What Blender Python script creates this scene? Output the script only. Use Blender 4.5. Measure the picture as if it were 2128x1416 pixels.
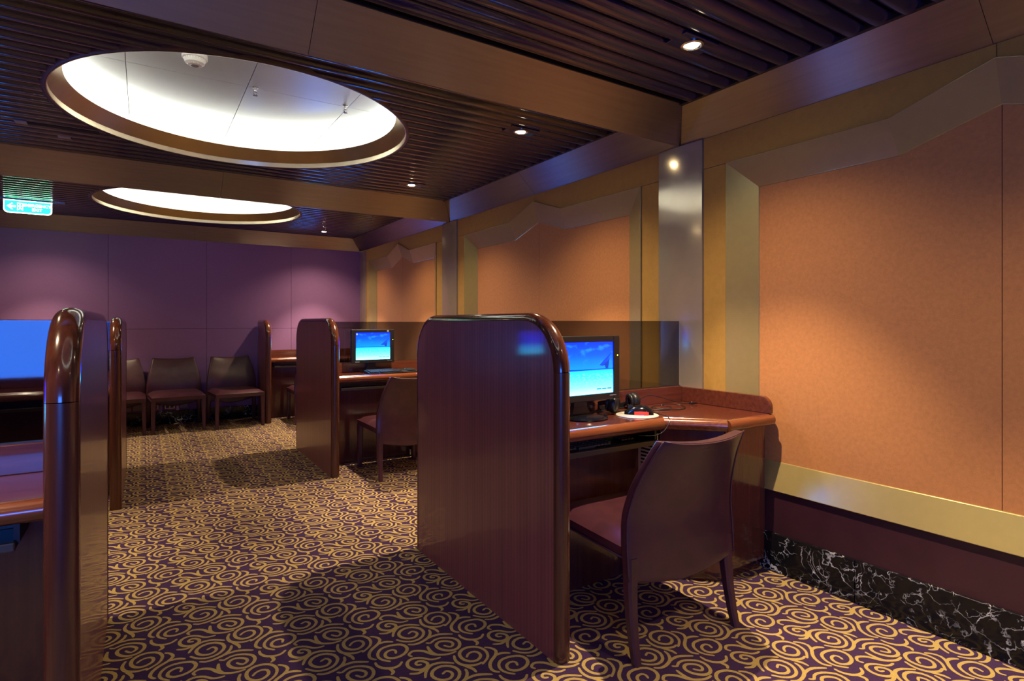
import bpy, bmesh, math, random
from mathutils import Vector, Matrix
from mathutils.geometry import delaunay_2d_cdt

for o in list(bpy.data.objects):
    bpy.data.objects.remove(o)
S = bpy.context.scene
COL = S.collection
PI = math.pi
random.seed(7)

# ---------------------------------------------------------------- camera
H = 1.2                                     # eye height
F_PX, YAW, HZ, CX = 1183.68, math.radians(32.8735), 671.03, 1064.0
cam = bpy.data.cameras.new('camera')
cam.sensor_fit = 'HORIZONTAL'; cam.sensor_width = 36.0
cam.lens = 36.0 * F_PX / 2128.0
cam.shift_y = -(708.0 - HZ) / 2128.0
cam.clip_start = 0.05
camo = bpy.data.objects.new('camera', cam); COL.objects.link(camo)
camo.location = (0, 0, H); camo.rotation_euler = (PI / 2, 0, -YAW)
S.camera = camo

# ---------------------------------------------------------------- world, exposure
w = bpy.data.worlds.new('world'); S.world = w; w.use_nodes = True
w.node_tree.nodes['Background'].inputs[0].default_value = (0.10, 0.25, 0.8, 1)
w.node_tree.nodes['Background'].inputs[1].default_value = 0.6
vs = S.view_settings
vs.view_transform = 'Standard'; vs.look = 'None'; vs.gamma = 1.0; vs.use_curve_mapping = False
vs.exposure = 0.75
S.cycles.use_denoising = True
S.cycles.max_bounces = 8; S.cycles.diffuse_bounces = 4; S.cycles.glossy_bounces = 5
S.cycles.transparent_max_bounces = 10
S.cycles.sample_clamp_indirect = 6.0
S.cycles.caustics_refractive = False

# room numbers (metres)
XW, XL = 2.5613, -1.466          # wall planes left / right
ZS, ZC = 2.199, 2.36             # bottom of the sloped soffits / slatted ceiling
XS, XLS = 2.39, -1.295           # inner edge of the soffits
YF, YB = 7.90, -2.3              # far wall, wall behind the camera
BEAMS = [-0.66, 2.20, 5.106]     # beam ridges
BAYS = [(-0.50, 2.04), (2.37, 4.87), (5.30, 7.74)]
COVES = [(0.505, 0.765), (0.505, 3.612), (0.505, 6.47)]
SPOTS = [(1.90, -0.03), (1.90, 1.57), (1.90, 2.84), (1.87, 4.43), (1.90, 5.69), (1.90, 7.29)]
SPILL_W, BEAM_W, TUBE_E, WINDOW_W, SCREEN_E = 41.0, 100.0, 8.5, 40.0, 10.0

# daylight through the window in the wall behind the camera
wl = bpy.data.lights.new('window_daylight', 'AREA'); wl.shape = 'RECTANGLE'
wl.size = 1.3; wl.size_y = 0.80; wl.energy = WINDOW_W; wl.color = (0.04, 0.20, 1.0)
wlo = bpy.data.objects.new('window_daylight', wl); COL.objects.link(wlo)
wlo.location = (-0.75, YB + 0.03, 1.11); wlo.rotation_euler = (PI / 2, 0, 0)

# ---------------------------------------------------------------- materials
def lin(c):
    return tuple(((x / 255) / 12.92 if x / 255 <= 0.04045 else ((x / 255 + 0.055) / 1.055) ** 2.4) for x in c) + (1,)

class NT:
    def __init__(s, name):
        s.m = bpy.data.materials.new(name); s.m.use_nodes = True
        s.t = s.m.node_tree; s.n = s.t.nodes; s.l = s.t.links
        s.b = s.n['Principled BSDF']; s.out = s.n['Material Output']
    def add(s, typ, **k):
        nd = s.n.new(typ)
        for a, v in k.items():
            setattr(nd, a, v)
        return nd
    def link(s, a, b): s.l.new(a, b)
    def coord(s, scale=(1, 1, 1), rot=(0, 0, 0), kind='Object'):
        tc = s.add('ShaderNodeTexCoord'); mp = s.add('ShaderNodeMapping')
        mp.inputs['Scale'].default_value = scale; mp.inputs['Rotation'].default_value = rot
        s.link(tc.outputs[kind], mp.inputs['Vector']); return mp.outputs['Vector']
    def noise(s, vec, scale, detail=4, rough=0.55):
        nz = s.add('ShaderNodeTexNoise'); nz.inputs['Scale'].default_value = scale
        nz.inputs['Detail'].default_value = detail; nz.inputs['Roughness'].default_value = rough
        s.link(vec, nz.inputs['Vector']); return nz.outputs['Fac']
    def ramp(s, fac, stops):
        r = s.add('ShaderNodeValToRGB'); e = r.color_ramp.elements
        while len(e) < len(stops): e.new(0.5)
        for i, (p, c) in enumerate(stops):
            e[i].position = p; e[i].color = c
        s.link(fac, r.inputs['Fac']); return r.outputs['Color']
    def bump(s, fac, strength=0.2, dist=0.002):
        b = s.add('ShaderNodeBump'); b.inputs['Strength'].default_value = strength
        b.inputs['Distance'].default_value = dist
        s.link(fac, b.inputs['Height']); s.link(b.outputs['Normal'], s.b.inputs['Normal'])
    def set(s, **k):
        for a, v in k.items():
            s.b.inputs[a.replace('_', ' ')].default_value = v
        return s

def plain(name, col, rough=0.5, metal=0.0, spec=0.5, noise=0.0, nscale=60, coat=0.0):
    t = NT(name); t.set(Base_Color=col, Roughness=rough, Metallic=metal)
    t.b.inputs['Specular IOR Level'].default_value = spec
    t.b.inputs['Coat Weight'].default_value = coat; t.b.inputs['Coat Roughness'].default_value = 0.08
    v = t.coord(); f = t.noise(v, nscale, 5)
    if noise:
        a = tuple(c * (1 - noise) for c in col[:3]) + (1,); b = tuple(min(1, c * (1 + noise)) for c in col[:3]) + (1,)
        t.link(t.ramp(f, [(0.3, a), (0.7, b)]), t.b.inputs['Base Color'])
    return t.m

def brushed(name, col, rough, tangent, aniso, stretch):
    t = NT(name); t.set(Base_Color=col, Roughness=rough, Metallic=1.0, Anisotropic=aniso)
    c = t.add('ShaderNodeCombineXYZ')
    for i in range(3): c.inputs[i].default_value = tangent[i]
    t.link(c.outputs[0], t.b.inputs['Tangent'])
    f = t.noise(t.coord(stretch), 1.0, 4)
    a = tuple(x * 0.92 for x in col[:3]) + (1,); b = tuple(x * 1.06 for x in col[:3]) + (1,)
    t.link(t.ramp(f, [(0.3, a), (0.7, b)]), t.b.inputs['Base Color'])
    return t.m

def wood(name, c0, c1, stretch, rough, coat, stripes=None):
    t = NT(name); t.set(Roughness=rough)
    t.b.inputs['Coat Weight'].default_value = coat; t.b.inputs['Coat Roughness'].default_value = 0.07
    v = t.coord(stretch); f = t.noise(v, 1.0, 6, 0.6)
    colr = t.ramp(f, [(0.3, c0), (0.72, c1)])
    if stripes:
        wv = t.add('ShaderNodeTexWave'); wv.wave_type = 'BANDS'; wv.bands_direction = stripes[0]
        wv.inputs['Scale'].default_value = stripes[1]; wv.inputs['Distortion'].default_value = 2.5
        wv.inputs['Detail'].default_value = 2; wv.inputs['Detail Scale'].default_value = 1.5
        t.link(t.coord((1, 1, 0.02)), wv.inputs['Vector'])
        mx = t.add('ShaderNodeMix'); mx.data_type = 'RGBA'; mx.blend_type = 'MULTIPLY'
        mx.inputs[0].default_value = 0.4
        t.link(colr, mx.inputs[6])
        t.link(t.ramp(wv.outputs['Fac'], [(0.1, (0.5, 0.5, 0.5, 1)), (0.9, (1, 1, 1, 1))]), mx.inputs[7])
        colr = mx.outputs[2]
    t.link(colr, t.b.inputs['Base Color'])
    return t.m

def fabric(name, col, var, scale, dots=900, bump=0.35):
    t = NT(name); t.set(Roughness=0.85); t.b.inputs['Specular IOR Level'].default_value = 0.25
    t.b.inputs['Sheen Weight'].default_value = 0.15
    v = t.coord(); f = t.noise(v, scale, 5, 0.65)
    vo = t.add('ShaderNodeTexVoronoi'); vo.inputs['Scale'].default_value = dots
    t.link(v, vo.inputs['Vector'])
    md = t.add('ShaderNodeMath', operation='MULTIPLY_ADD'); md.inputs[1].default_value = 0.5
    t.link(vo.outputs['Distance'], md.inputs[0]); t.link(f, md.inputs[2])
    a = tuple(c * (1 - var) for c in col[:3]) + (1,); b = tuple(min(1, c * (1 + var)) for c in col[:3]) + (1,)
    t.link(t.ramp(md.outputs[0], [(0.35, a), (0.95, b)]), t.b.inputs['Base Color'])
    t.bump(vo.outputs['Distance'], bump, 0.0006)
    return t.m

def emit(name, col, strength):
    t = NT(name); t.set(Base_Color=(0, 0, 0, 1), Emission_Color=col, Emission_Strength=strength)
    return t.m

M = {}
BR = (0.36, 0.315, 0.29, 1)
M['soffit_side'] = brushed('satin_bronze_side', BR, 0.42, (0.7, 0, -0.7), 0.9, (60, 3, 60))
M['soffit_left'] = brushed('satin_bronze_left', BR, 0.42, (0.7, 0, 0.7), 0.9, (60, 3, 60))
M['soffit_cross'] = brushed('satin_bronze_cross', BR, 0.42, (0, 0.7, -0.7), 0.6, (3, 60, 60))
M['slat'] = plain('dark_slat_paint', (0.013, 0.010, 0.045, 1), 0.19, 0.0, 0.50, 0.1, 20, 0.45)
M['slat_trim'] = plain('dark_bronze_trim', (0.05, 0.04, 0.035, 1), 0.4, 0.6)
M['frame'] = plain('champagne_metal', (0.47, 0.365, 0.14, 1), 0.27, 0.45, 0.5, 0.03, 30, 0.12)
M['column'] = plain('polished_champagne', (0.58, 0.485, 0.345, 1), 0.13, 0.55, 0.5, 0.04, 12, 0.6)
M['gold'] = fabric('gold_fabric', (0.43, 0.235, 0.045, 1), 0.12, 25, 700, 0.2)
M['orange'] = fabric('orange_fabric', (0.50, 0.205, 0.066, 1), 0.16, 60, 650, 0.4)
M['purple'] = fabric('purple_fabric', (0.27, 0.13, 0.30, 1), 0.06, 40, 800, 0.2)
M['dado'] = plain('dark_plum_laminate', (0.045, 0.014, 0.022, 1), 0.35, 0.0, 0.5, 0.15, 8)
M['wall_plain'] = plain('plain_wall_paint', (0.16, 0.07, 0.12, 1), 0.7)
M['panel_wood'] = wood('sapele_panel', (0.185, 0.050, 0.053, 1), (0.285, 0.080, 0.083, 1), (30, 30, 0.6), 0.33, 0.40, ('Y', 14.0))
M['edge_wood'] = wood('mahogany_edging', (0.055, 0.014, 0.007, 1), (0.13, 0.034, 0.013, 1), (45, 45, 3), 0.18, 0.9)
M['post_wood'] = wood('mahogany_post', (0.060, 0.017, 0.010, 1), (0.12, 0.035, 0.018, 1), (60, 60, 2), 0.27, 0.5)
M['desk_wood'] = wood('mahogany_desk', (0.085, 0.020, 0.011, 1), (0.15, 0.038, 0.020, 1), (3, 50, 50), 0.20, 0.6)
M['desk_edge'] = wood('mahogany_desk_edge', (0.14, 0.034, 0.012, 1), (0.27, 0.078, 0.026, 1), (5, 70, 70), 0.22, 0.8)
M['cab_wood'] = wood('mahogany_cabinet', (0.065, 0.016, 0.012, 1), (0.105, 0.028, 0.020, 1), (40, 40, 0.8), 0.20, 0.6)
M['leather'] = None
t = NT('plum_leather'); t.set(Roughness=0.33); t.b.inputs['Specular IOR Level'].default_value = 0.55
v = t.coord(); f = t.noise(v, 14, 4)
t.link(t.ramp(f, [(0.3, (0.046, 0.013, 0.022, 1)), (0.7, (0.074, 0.020, 0.031, 1))]), t.b.inputs['Base Color'])
t.bump(t.noise(v, 420, 3), 0.12, 0.0008)
M['leather'] = t.m
M['piping'] = plain('leather_piping', (0.07, 0.025, 0.04, 1), 0.35)
M['black'] = plain('black_plastic', (0.010, 0.010, 0.012, 1), 0.38, 0.0, 0.5)
M['black_gloss'] = plain('glossy_black_plastic', (0.006, 0.006, 0.008, 1), 0.12)
M['rubber'] = plain('black_cable_rubber', (0.012, 0.012, 0.014, 1), 0.35)
M['grey'] = plain('grey_plastic', (0.30, 0.30, 0.31, 1), 0.45)
M['key'] = plain('dark_key_plastic', (0.022, 0.022, 0.024, 1), 0.5)
M['tray_lip'] = plain('dark_brass_lip', (0.10, 0.085, 0.06, 1), 0.4, 0.6)
M['pad'] = plain('pale_grey_pad', (0.42, 0.41, 0.36, 1), 0.55, 0, 0.4, 0.06, 40)
M['vent'] = plain('white_vent_metal', (0.85, 0.87, 0.90, 1), 0.35)
M['dark'] = plain('dark_void', (0.004, 0.004, 0.004, 1), 0.8)
M['steel'] = plain('brushed_steel', (0.55, 0.55, 0.55, 1), 0.25, 1.0)
M['white'] = plain('white_plastic', (0.75, 0.74, 0.70, 1), 0.4)
M['plate'] = plain('grey_socket_plate', (0.34, 0.27, 0.23, 1), 0.45)
M['brass_plate'] = plain('brass_socket_frame', (0.50, 0.30, 0.12, 1), 0.35, 0.7)
M['cream'] = plain('polished_cream_lip', (1.0, 0.84, 0.56, 1), 0.22, 0.75)
M['cove_brass'] = plain('brown_brass', (0.46, 0.32, 0.13, 1), 0.36, 0.8, 0.5, 0.08, 6)
M['ring'] = plain('dark_bronze_ring', (0.085, 0.062, 0.058, 1), 0.4, 0.5)
M['cove_white'] = plain('white_cove_paint', (0.85, 0.85, 0.82, 1), 0.6)
M['ceil_panel'] = plain('satin_aluminium_panel', (0.62, 0.69, 0.68, 1), 0.33, 0.55, 0.5, 0.03, 5)
M['tube'] = emit('cove_light_tube', (1.0, 0.97, 0.90, 1), TUBE_E)
M['lamp'] = emit('halogen_lamp', (1.0, 0.80, 0.48, 1), 60.0)
M['ceil_back'] = plain('ceiling_void', (0.02, 0.02, 0.025, 1), 0.9)
M['led_green'] = emit('green_led', (0.5, 1.0, 0.05, 1), 4.0)
M['led_red'] = emit('red_mouse_light', (1.0, 0.012, 0.004, 1), 2.5)
M['sign_green'] = emit('green_sign_face', (0.01, 0.62, 0.26, 1), 4.0)
M['sign_white'] = emit('white_sign_print', (0.6, 1.0, 0.8, 1), 6.0)
M['sail'] = emit('sail_picture', (0.0, 0.05, 0.5, 1), 0.8)
M['sail_light'] = emit('sail_picture_light', (0.0, 0.06, 0.9, 1), 0.9)
M['print_blue'] = emit('screen_caption', (0.0, 0.28, 0.75, 1), 0.7)
M['print_white'] = emit('screen_icon', (0.6, 0.85, 1.0, 1), 0.6)
M['pattern_gold'] = None

# smoked glass
t = NT('smoked_glass'); t.n.remove(t.b)
tr = t.add('ShaderNodeBsdfTransparent'); tr.inputs[0].default_value = (0.43, 0.43, 0.46, 1)
gl = t.add('ShaderNodeBsdfGlossy'); gl.inputs['Roughness'].default_value = 0.03
gl.inputs[0].default_value = (0.9, 0.9, 0.95, 1)
fr = t.add('ShaderNodeFresnel'); fr.inputs[0].default_value = 1.52
mx = t.add('ShaderNodeMixShader')
ge = t.add('ShaderNodeNewGeometry'); fm = t.add('ShaderNodeMath', operation='SUBTRACT'); fm.use_clamp = True
t.link(fr.outputs[0], fm.inputs[0]); t.link(ge.outputs['Backfacing'], fm.inputs[1])     # no second mirror on the inner side
t.link(fm.outputs[0], mx.inputs[0]); t.link(tr.outputs[0], mx.inputs[1]); t.link(gl.outputs[0], mx.inputs[2])
t.link(mx.outputs[0], t.out.inputs[0]); M['glass'] = t.m
t = NT('window_glass'); t.n.remove(t.b)
tr = t.add('ShaderNodeBsdfTransparent'); t.link(tr.outputs[0], t.out.inputs[0]); M['window_glass'] = t.m

# black marble
t = NT('black_marble'); t.set(Roughness=0.12); t.b.inputs['Specular IOR Level'].default_value = 0.25; t.b.inputs['Coat Weight'].default_value = 0.0
v = t.coord((1, 1, 1))
nz = t.add('ShaderNodeTexNoise'); nz.inputs['Scale'].default_value = 5; nz.inputs['Detail'].default_value = 6
t.link(v, nz.inputs['Vector'])
mxv = t.add('ShaderNodeMix'); mxv.data_type = 'VECTOR'; mxv.inputs[0].default_value = 0.33
t.link(v, mxv.inputs[4]); t.link(nz.outputs['Color'], mxv.inputs[5])
def veins(scale, width, seed):
    vo = t.add('ShaderNodeTexVoronoi'); vo.feature = 'DISTANCE_TO_EDGE'; vo.inputs['Scale'].default_value = scale
    t.link(mxv.outputs[1], vo.inputs['Vector'])
    n2 = t.noise(v, seed, 3)
    mm = t.add('ShaderNodeMapRange'); mm.inputs[1].default_value = 0.0; mm.inputs[2].default_value = width
    mm.inputs[3].default_value = 1.0; mm.inputs[4].default_value = 0.0
    t.link(vo.outputs['Distance'], mm.inputs[0])
    mr = t.add('ShaderNodeMapRange'); mr.inputs[1].default_value = 0.47; mr.inputs[2].default_value = 0.72
    t.link(n2, mr.inputs[0])
    mu = t.add('ShaderNodeMath', operation='MULTIPLY'); t.link(mm.outputs[0], mu.inputs[0]); t.link(mr.outputs[0], mu.inputs[1])
    return mu.outputs[0]
a1 = veins(9, 0.030, 6); a2 = veins(24, 0.045, 11)
ad = t.add('ShaderNodeMath', operation='ADD'); ad.use_clamp = True
t.link(a1, ad.inputs[0]); t.link(a2, ad.inputs[1])
t.link(t.ramp(ad.outputs[0], [(0.05, (0.008, 0.008, 0.010, 1)), (0.75, (0.75, 0.78, 0.82, 1))]), t.b.inputs['Base Color'])
M['marble'] = t.m

# carpet pile, two yarns
def pile(name, c0, c1):
    t = NT(name); t.set(Roughness=0.95); t.b.inputs['Specular IOR Level'].default_value = 0.1
    v = t.coord(); f = t.noise(v, 260, 4, 0.7); wv = t.add('ShaderNodeTexWave')
    wv.inputs['Scale'].default_value = 55; wv.bands_direction = 'DIAGONAL'; wv.inputs['Distortion'].default_value = 3
    t.link(v, wv.inputs['Vector'])
    md = t.add('ShaderNodeMath', operation='MULTIPLY_ADD'); md.inputs[1].default_value = 0.25
    t.link(wv.outputs['Fac'], md.inputs[0]); t.link(f, md.inputs[2])
    t.link(t.ramp(md.outputs[0], [(0.35, c0), (0.9, c1)]), t.b.inputs['Base Color'])
    t.bump(f, 0.5, 0.002); return t.m
M['pile_purple'] = pile('purple_carpet_pile', (0.030, 0.014, 0.045, 1), (0.072, 0.034, 0.100, 1))
M['pile_gold'] = pile('gold_carpet_pile', (0.35, 0.24, 0.070, 1), (0.54, 0.39, 0.13, 1))

# desktop picture on the monitors (flat print: a tropical sea under a blue sky)
SWD, SHT = 0.312, 0.238
t = NT('desktop_picture'); t.set(Base_Color=(0.0, 0.0, 0.0, 1), Roughness=0.25)
tc = t.add('ShaderNodeTexCoord'); sp = t.add('ShaderNodeSeparateXYZ'); t.link(tc.outputs['Object'], sp.inputs[0])
mr = t.add('ShaderNodeMapRange'); mr.inputs[1].default_value = -SHT / 2; mr.inputs[2].default_value = SHT / 2
t.link(sp.outputs['Z'], mr.inputs[0])
base = t.ramp(mr.outputs[0], [(0.0, (0.060, 0.55, 1, 1)), (0.14, (0.022, 0.50, 1, 1)), (0.30, (0.006, 0.30, 1.0, 1)), (0.462, (0.0005, 0.030, 0.8, 1)),
                              (0.470, (0.0003, 0.002, 0.015, 1)), (0.487, (0.0, 0.026, 1.0, 1)), (0.75, (0.0, 0.0095, 0.8, 1)), (1.0, (0.0, 0.0035, 0.35, 1))])
mp = t.add('ShaderNodeMapping'); mp.inputs['Scale'].default_value = (9, 1, 22); mp.inputs['Location'].default_value = (0.35, 0, 0.1)
mp.inputs['Rotation'].default_value = (0, 0.25, 0)
t.link(tc.outputs['Object'], mp.inputs[0])
cl = t.noise(mp.outputs[0], 1.4, 4, 0.5)
clr = t.add('ShaderNodeMapRange'); clr.inputs[1].default_value = 0.54; clr.inputs[2].default_value = 0.72; clr.inputs[4].default_value = 0.7
t.link(cl, clr.inputs[0])
gate = t.add('ShaderNodeMath', operation='GREATER_THAN'); gate.inputs[1].default_value = 0.56; t.link(mr.outputs[0], gate.inputs[0])
cm = t.add('ShaderNodeMath', operation='MULTIPLY'); t.link(clr.outputs[0], cm.inputs[0]); t.link(gate.outputs[0], cm.inputs[1])
m1 = t.add('ShaderNodeMix'); m1.data_type = 'RGBA'; t.link(cm.outputs[0], m1.inputs[0]); t.link(base, m1.inputs[6]); m1.inputs[7].default_value = (0.002, 0.034, 1.0, 1)
mp2 = t.add('ShaderNodeMapping'); mp2.inputs['Scale'].default_value = (60, 1, 130); t.link(tc.outputs['Object'], mp2.inputs[0])
wa = t.noise(mp2.outputs[0], 1.0, 3, 0.6)
war = t.add('ShaderNodeMapRange'); war.inputs[1].default_value = 0.5; war.inputs[2].default_value = 0.8; war.inputs[4].default_value = 0.8
t.link(wa, war.inputs[0])
g2 = t.add('ShaderNodeMath', operation='LESS_THAN'); g2.inputs[1].default_value = 0.40; t.link(mr.outputs[0], g2.inputs[0])
wm = t.add('ShaderNodeMath', operation='MULTIPLY'); t.link(war.outputs[0], wm.inputs[0]); t.link(g2.outputs[0], wm.inputs[1])
m2 = t.add('ShaderNodeMix'); m2.data_type = 'RGBA'; t.link(wm.outputs[0], m2.inputs[0]); t.link(m1.outputs[2], m2.inputs[6]); m2.inputs[7].default_value = (0.035, 0.5, 1.0, 1)
t.link(m2.outputs[2], t.b.inputs['Emission Color']); t.b.inputs['Emission Strength'].default_value = SCREEN_E
M['screen'] = t.m

# ---------------------------------------------------------------- mesh helpers
def bm_new(): return bmesh.new()

def box(bm, lo, hi, bev=0.0, seg=2):
    lo = Vector(lo); hi = Vector(hi)
    r = bmesh.ops.create_cube(bm, size=1.0)
    c = (lo + hi) / 2; d = hi - lo
    for vv in r['verts']:
        vv.co = Vector((vv.co.x * d.x, vv.co.y * d.y, vv.co.z * d.z)) + c
    if bev:
        es = list({e for vv in r['verts'] for e in vv.link_edges})
        bmesh.ops.bevel(bm, geom=es, offset=bev, segments=seg, profile=0.5, affect='EDGES')

def prism(bm, pts, a0, a1, axis='z', bev=0.0, seg=2):
    def P(p, a):
        return {'z': (p[0], p[1], a), 'x': (a, p[0], p[1]), 'y': (p[0], a, p[1])}[axis]
    A = [bm.verts.new(P(p, a0)) for p in pts]; Bv = [bm.verts.new(P(p, a1)) for p in pts]
    fs = [bm.faces.new(A), bm.faces.new(Bv[::-1])]
    n = len(pts)
    for i in range(n):
        fs.append(bm.faces.new((A[i], Bv[i], Bv[(i + 1) % n], A[(i + 1) % n])))
    bmesh.ops.recalc_face_normals(bm, faces=fs)
    if bev:
        es = list({e for f in fs[:2] for e in f.edges})
        bmesh.ops.bevel(bm, geom=es, offset=bev, segments=seg, profile=0.5, affect='EDGES')

def loft(bm, rings, closed=True, caps=True):
    R = [[bm.verts.new(p) for p in r] for r in rings]
    n = len(R[0]); fs = []
    for a, b in zip(R[:-1], R[1:]):
        for i in range(n if closed else n - 1):
            j = (i + 1) % n
            fs.append(bm.faces.new((a[i], a[j], b[j], b[i])))
    if caps and closed:
        fs.append(bm.faces.new(R[0][::-1])); fs.append(bm.faces.new(R[-1]))
    bmesh.ops.recalc_face_normals(bm, faces=fs)

def tube(bm, pts, r, n=8, radii=None):
    pts = [Vector(p) for p in pts]; rings = []
    up = Vector((0, 0, 1))
    for i, p in enumerate(pts):
        d = (pts[min(i + 1, len(pts) - 1)] - pts[max(i - 1, 0)]).normalized()
        s = d.cross(up)
        if s.length < 1e-3: s = d.cross(Vector((1, 0, 0)))
        s.normalize(); q = s.cross(d)
        rr = radii[i] if radii else r
        rings.append([p + s * (rr * math.cos(2 * PI * k / n)) + q * (rr * math.sin(2 * PI * k / n)) for k in range(n)])
    loft(bm, rings)

def lathe(bm, prof, n=48, c=(0, 0, 0), close=False):
    """prof: list of (r, z); revolved round the vertical through c"""
    rings = []
    for k in range(n):
        a = 2 * PI * k / n
        rings.append([(c[0] + r * math.cos(a), c[1] + r * math.sin(a), c[2] + z) for r, z in prof])
    R = [[bm.verts.new(p) for p in r] for r in rings]; fs = []
    m = len(prof)
    for k in range(n):
        a, b = R[k], R[(k + 1) % n]
        for i in range(m if close else m - 1):
            j = (i + 1) % m
            fs.append(bm.faces.new((a[i], b[i], b[j], a[j])))
    bmesh.ops.remove_doubles(bm, verts=bm.verts[:], dist=1e-6)
    bmesh.ops.recalc_face_normals(bm, faces=[f for f in bm.faces])

def crom(pts, n):
    """Catmull-Rom through the points"""
    P = [Vector(p) for p in pts]; P = [P[0] * 2 - P[1]] + P + [P[-1] * 2 - P[-2]]; out = []
    for i in range(1, len(P) - 2):
        for k in range(n):
            u = k / n; a, b, c, d = P[i - 1:i + 3]
            out.append(0.5 * ((2 * b) + (c - a) * u + (2 * a - 5 * b + 4 * c - d) * u * u + (3 * b - a - 3 * c + d) * u ** 3))
    out.append(P[-2]); return out

def mesh_of(name, bm, mat, smooth=False, angle=None):
    me = bpy.data.meshes.new(name); bm.to_mesh(me); bm.free()
    for m in (mat if isinstance(mat, list) else [mat]):
        me.materials.append(m)
    if smooth:
        me.polygons.foreach_set('use_smooth', [True] * len(me.polygons))
        if angle is not None: me.set_sharp_from_angle(angle=math.radians(angle))
    return me

def obj(name, bm, mat, parent=None, smooth=False, angle=None, loc=None):
    me = bm if isinstance(bm, bpy.types.Mesh) else mesh_of(name, bm, mat, smooth, angle)
    o = bpy.data.objects.new(name, me); COL.objects.link(o)
    if parent: o.parent = parent
    if loc is not None: o.location = loc
    return o

def tag(o, label, cat, group=None, kind=None):
    o['label'] = label; o['category'] = cat
    if group: o['group'] = group
    if kind: o['kind'] = kind
    return o

def thing(name, label, cat, loc=(0, 0, 0), rz=0.0, group=None):
    o = bpy.data.objects.new(name, None); COL.objects.link(o)
    o.empty_display_size = 0.1
    o.location = loc; o.rotation_euler = (0, 0, rz)
    return tag(o, label, cat, group)

def struct(name, bm, mat, label=None, **k):
    o = obj(name, bm, mat, **k); o['kind'] = 'structure'
    if label: o['label'] = label
    return o

def copy_tree(o, parent=None):
    c = o.copy(); COL.objects.link(c); c.parent = parent
    for ch in [x for x in bpy.data.objects if x.parent == o]:
        copy_tree(ch, c)
    return c

def dup(o, loc, rz=None, label=None, group=None):
    c = copy_tree(o); c.location = loc
    if rz is not None: c.rotation_euler = (0, 0, rz)
    if label: c['label'] = label
    if group: c['group'] = group
    elif 'group' in c and label: pass
    return c

def part_box(name, lo, hi, mat, parent, bev=0.0):
    bm = bm_new(); box(bm, lo, hi, bev); return obj(name, bm, M[mat], parent)

# ---------------------------------------------------------------- carpet floor
def floor_pt(u, v):
    a = (u - CX) / F_PX; b = (HZ - v) / F_PX
    d = Vector((math.sin(YAW) + math.cos(YAW) * a, math.cos(YAW) - math.sin(YAW) * a, b))
    return d.xy * (-H / d.z)

# yarn scrolls of one repeat, drawn as open strokes
STROKES = [
 [(1225,1195),(1240,1160),(1290,1130),(1360,1130),(1405,1165),(1400,1205),(1350,1245),(1270,1255),(1190,1235),(1140,1195),(1125,1150),(1160,1100),(1230,1070),(1330,1060),(1420,1080),(1480,1120),(1505,1175),(1490,1225),(1440,1285)],
 [(1055,1185),(1065,1230),(1100,1270),(1160,1300),(1230,1310),(1310,1308),(1370,1295),(1420,1272)],
 [(1160,1300),(1240,1330),(1310,1358),(1345,1392)],
 [(985,605),(1050,612),(1105,640),(1092,690),(1042,740),(1015,790),(1030,840),(1075,860),(1110,865)],
 [(1088,692),(1150,670),(1210,663),(1260,665)],
 [(1340,790),(1330,765),(1290,755),(1240,770),(1212,800),(1230,835),(1290,850),(1370,840),(1440,805),(1470,760),(1450,720),(1380,695),(1290,700),(1200,720),(1142,750),(1120,795),(1140,840),(1200,870),(1290,885)],
 [(1120,905),(1150,935),(1220,960),(1300,965),(1370,955),(1420,930),(1440,895)],
 [(1300,965),(1348,988),(1368,1008),(1355,1030)],
 [(605,1300),(565,1305),(540,1285),(570,1255),(640,1255),(695,1280),(695,1320),(640,1360),(550,1370),(460,1345),(425,1295),(450,1245),(520,1215),(620,1210),(720,1230),(800,1225),(860,1205)],
 [(482,1188),(448,1168),(490,1125),(570,1113),(660,1122),(740,1152),(830,1167),(930,1165),(1010,1150),(1070,1125)],
 [(700,1062),(722,1100),(765,1142),(830,1165)],
 [(235,920),(245,870),(280,820),(340,785),(450,766),(580,772)],
 [(65,885),(150,880),(220,850),(280,818)],
 [(448,882),(490,855),(540,865),(560,890),(530,930),(450,950),(370,940),(315,905),(330,855),(400,815),(490,800),(590,815),(645,860),(630,920),(570,965),(480,990),(380,990),(290,970)],
 [(720,840),(735,870),(720,920),(680,960),(600,1005),(520,1030),(450,1030)],
 [(690,955),(760,920),(850,895),(940,890),(1020,890)],
 [(690,1010),(740,1010),(790,970),(870,945),(970,940),(1070,955),(1125,1000),(1120,1060),(1060,1100),(970,1110),(880,1095),(820,1060),(820,1020),(870,990),(950,985),(1020,1000),(1040,1030),(1010,1060),(960,1055),(925,1045)],
]
TX, TY, SW2 = 0.331, 0.2995, 0.0053
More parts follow.
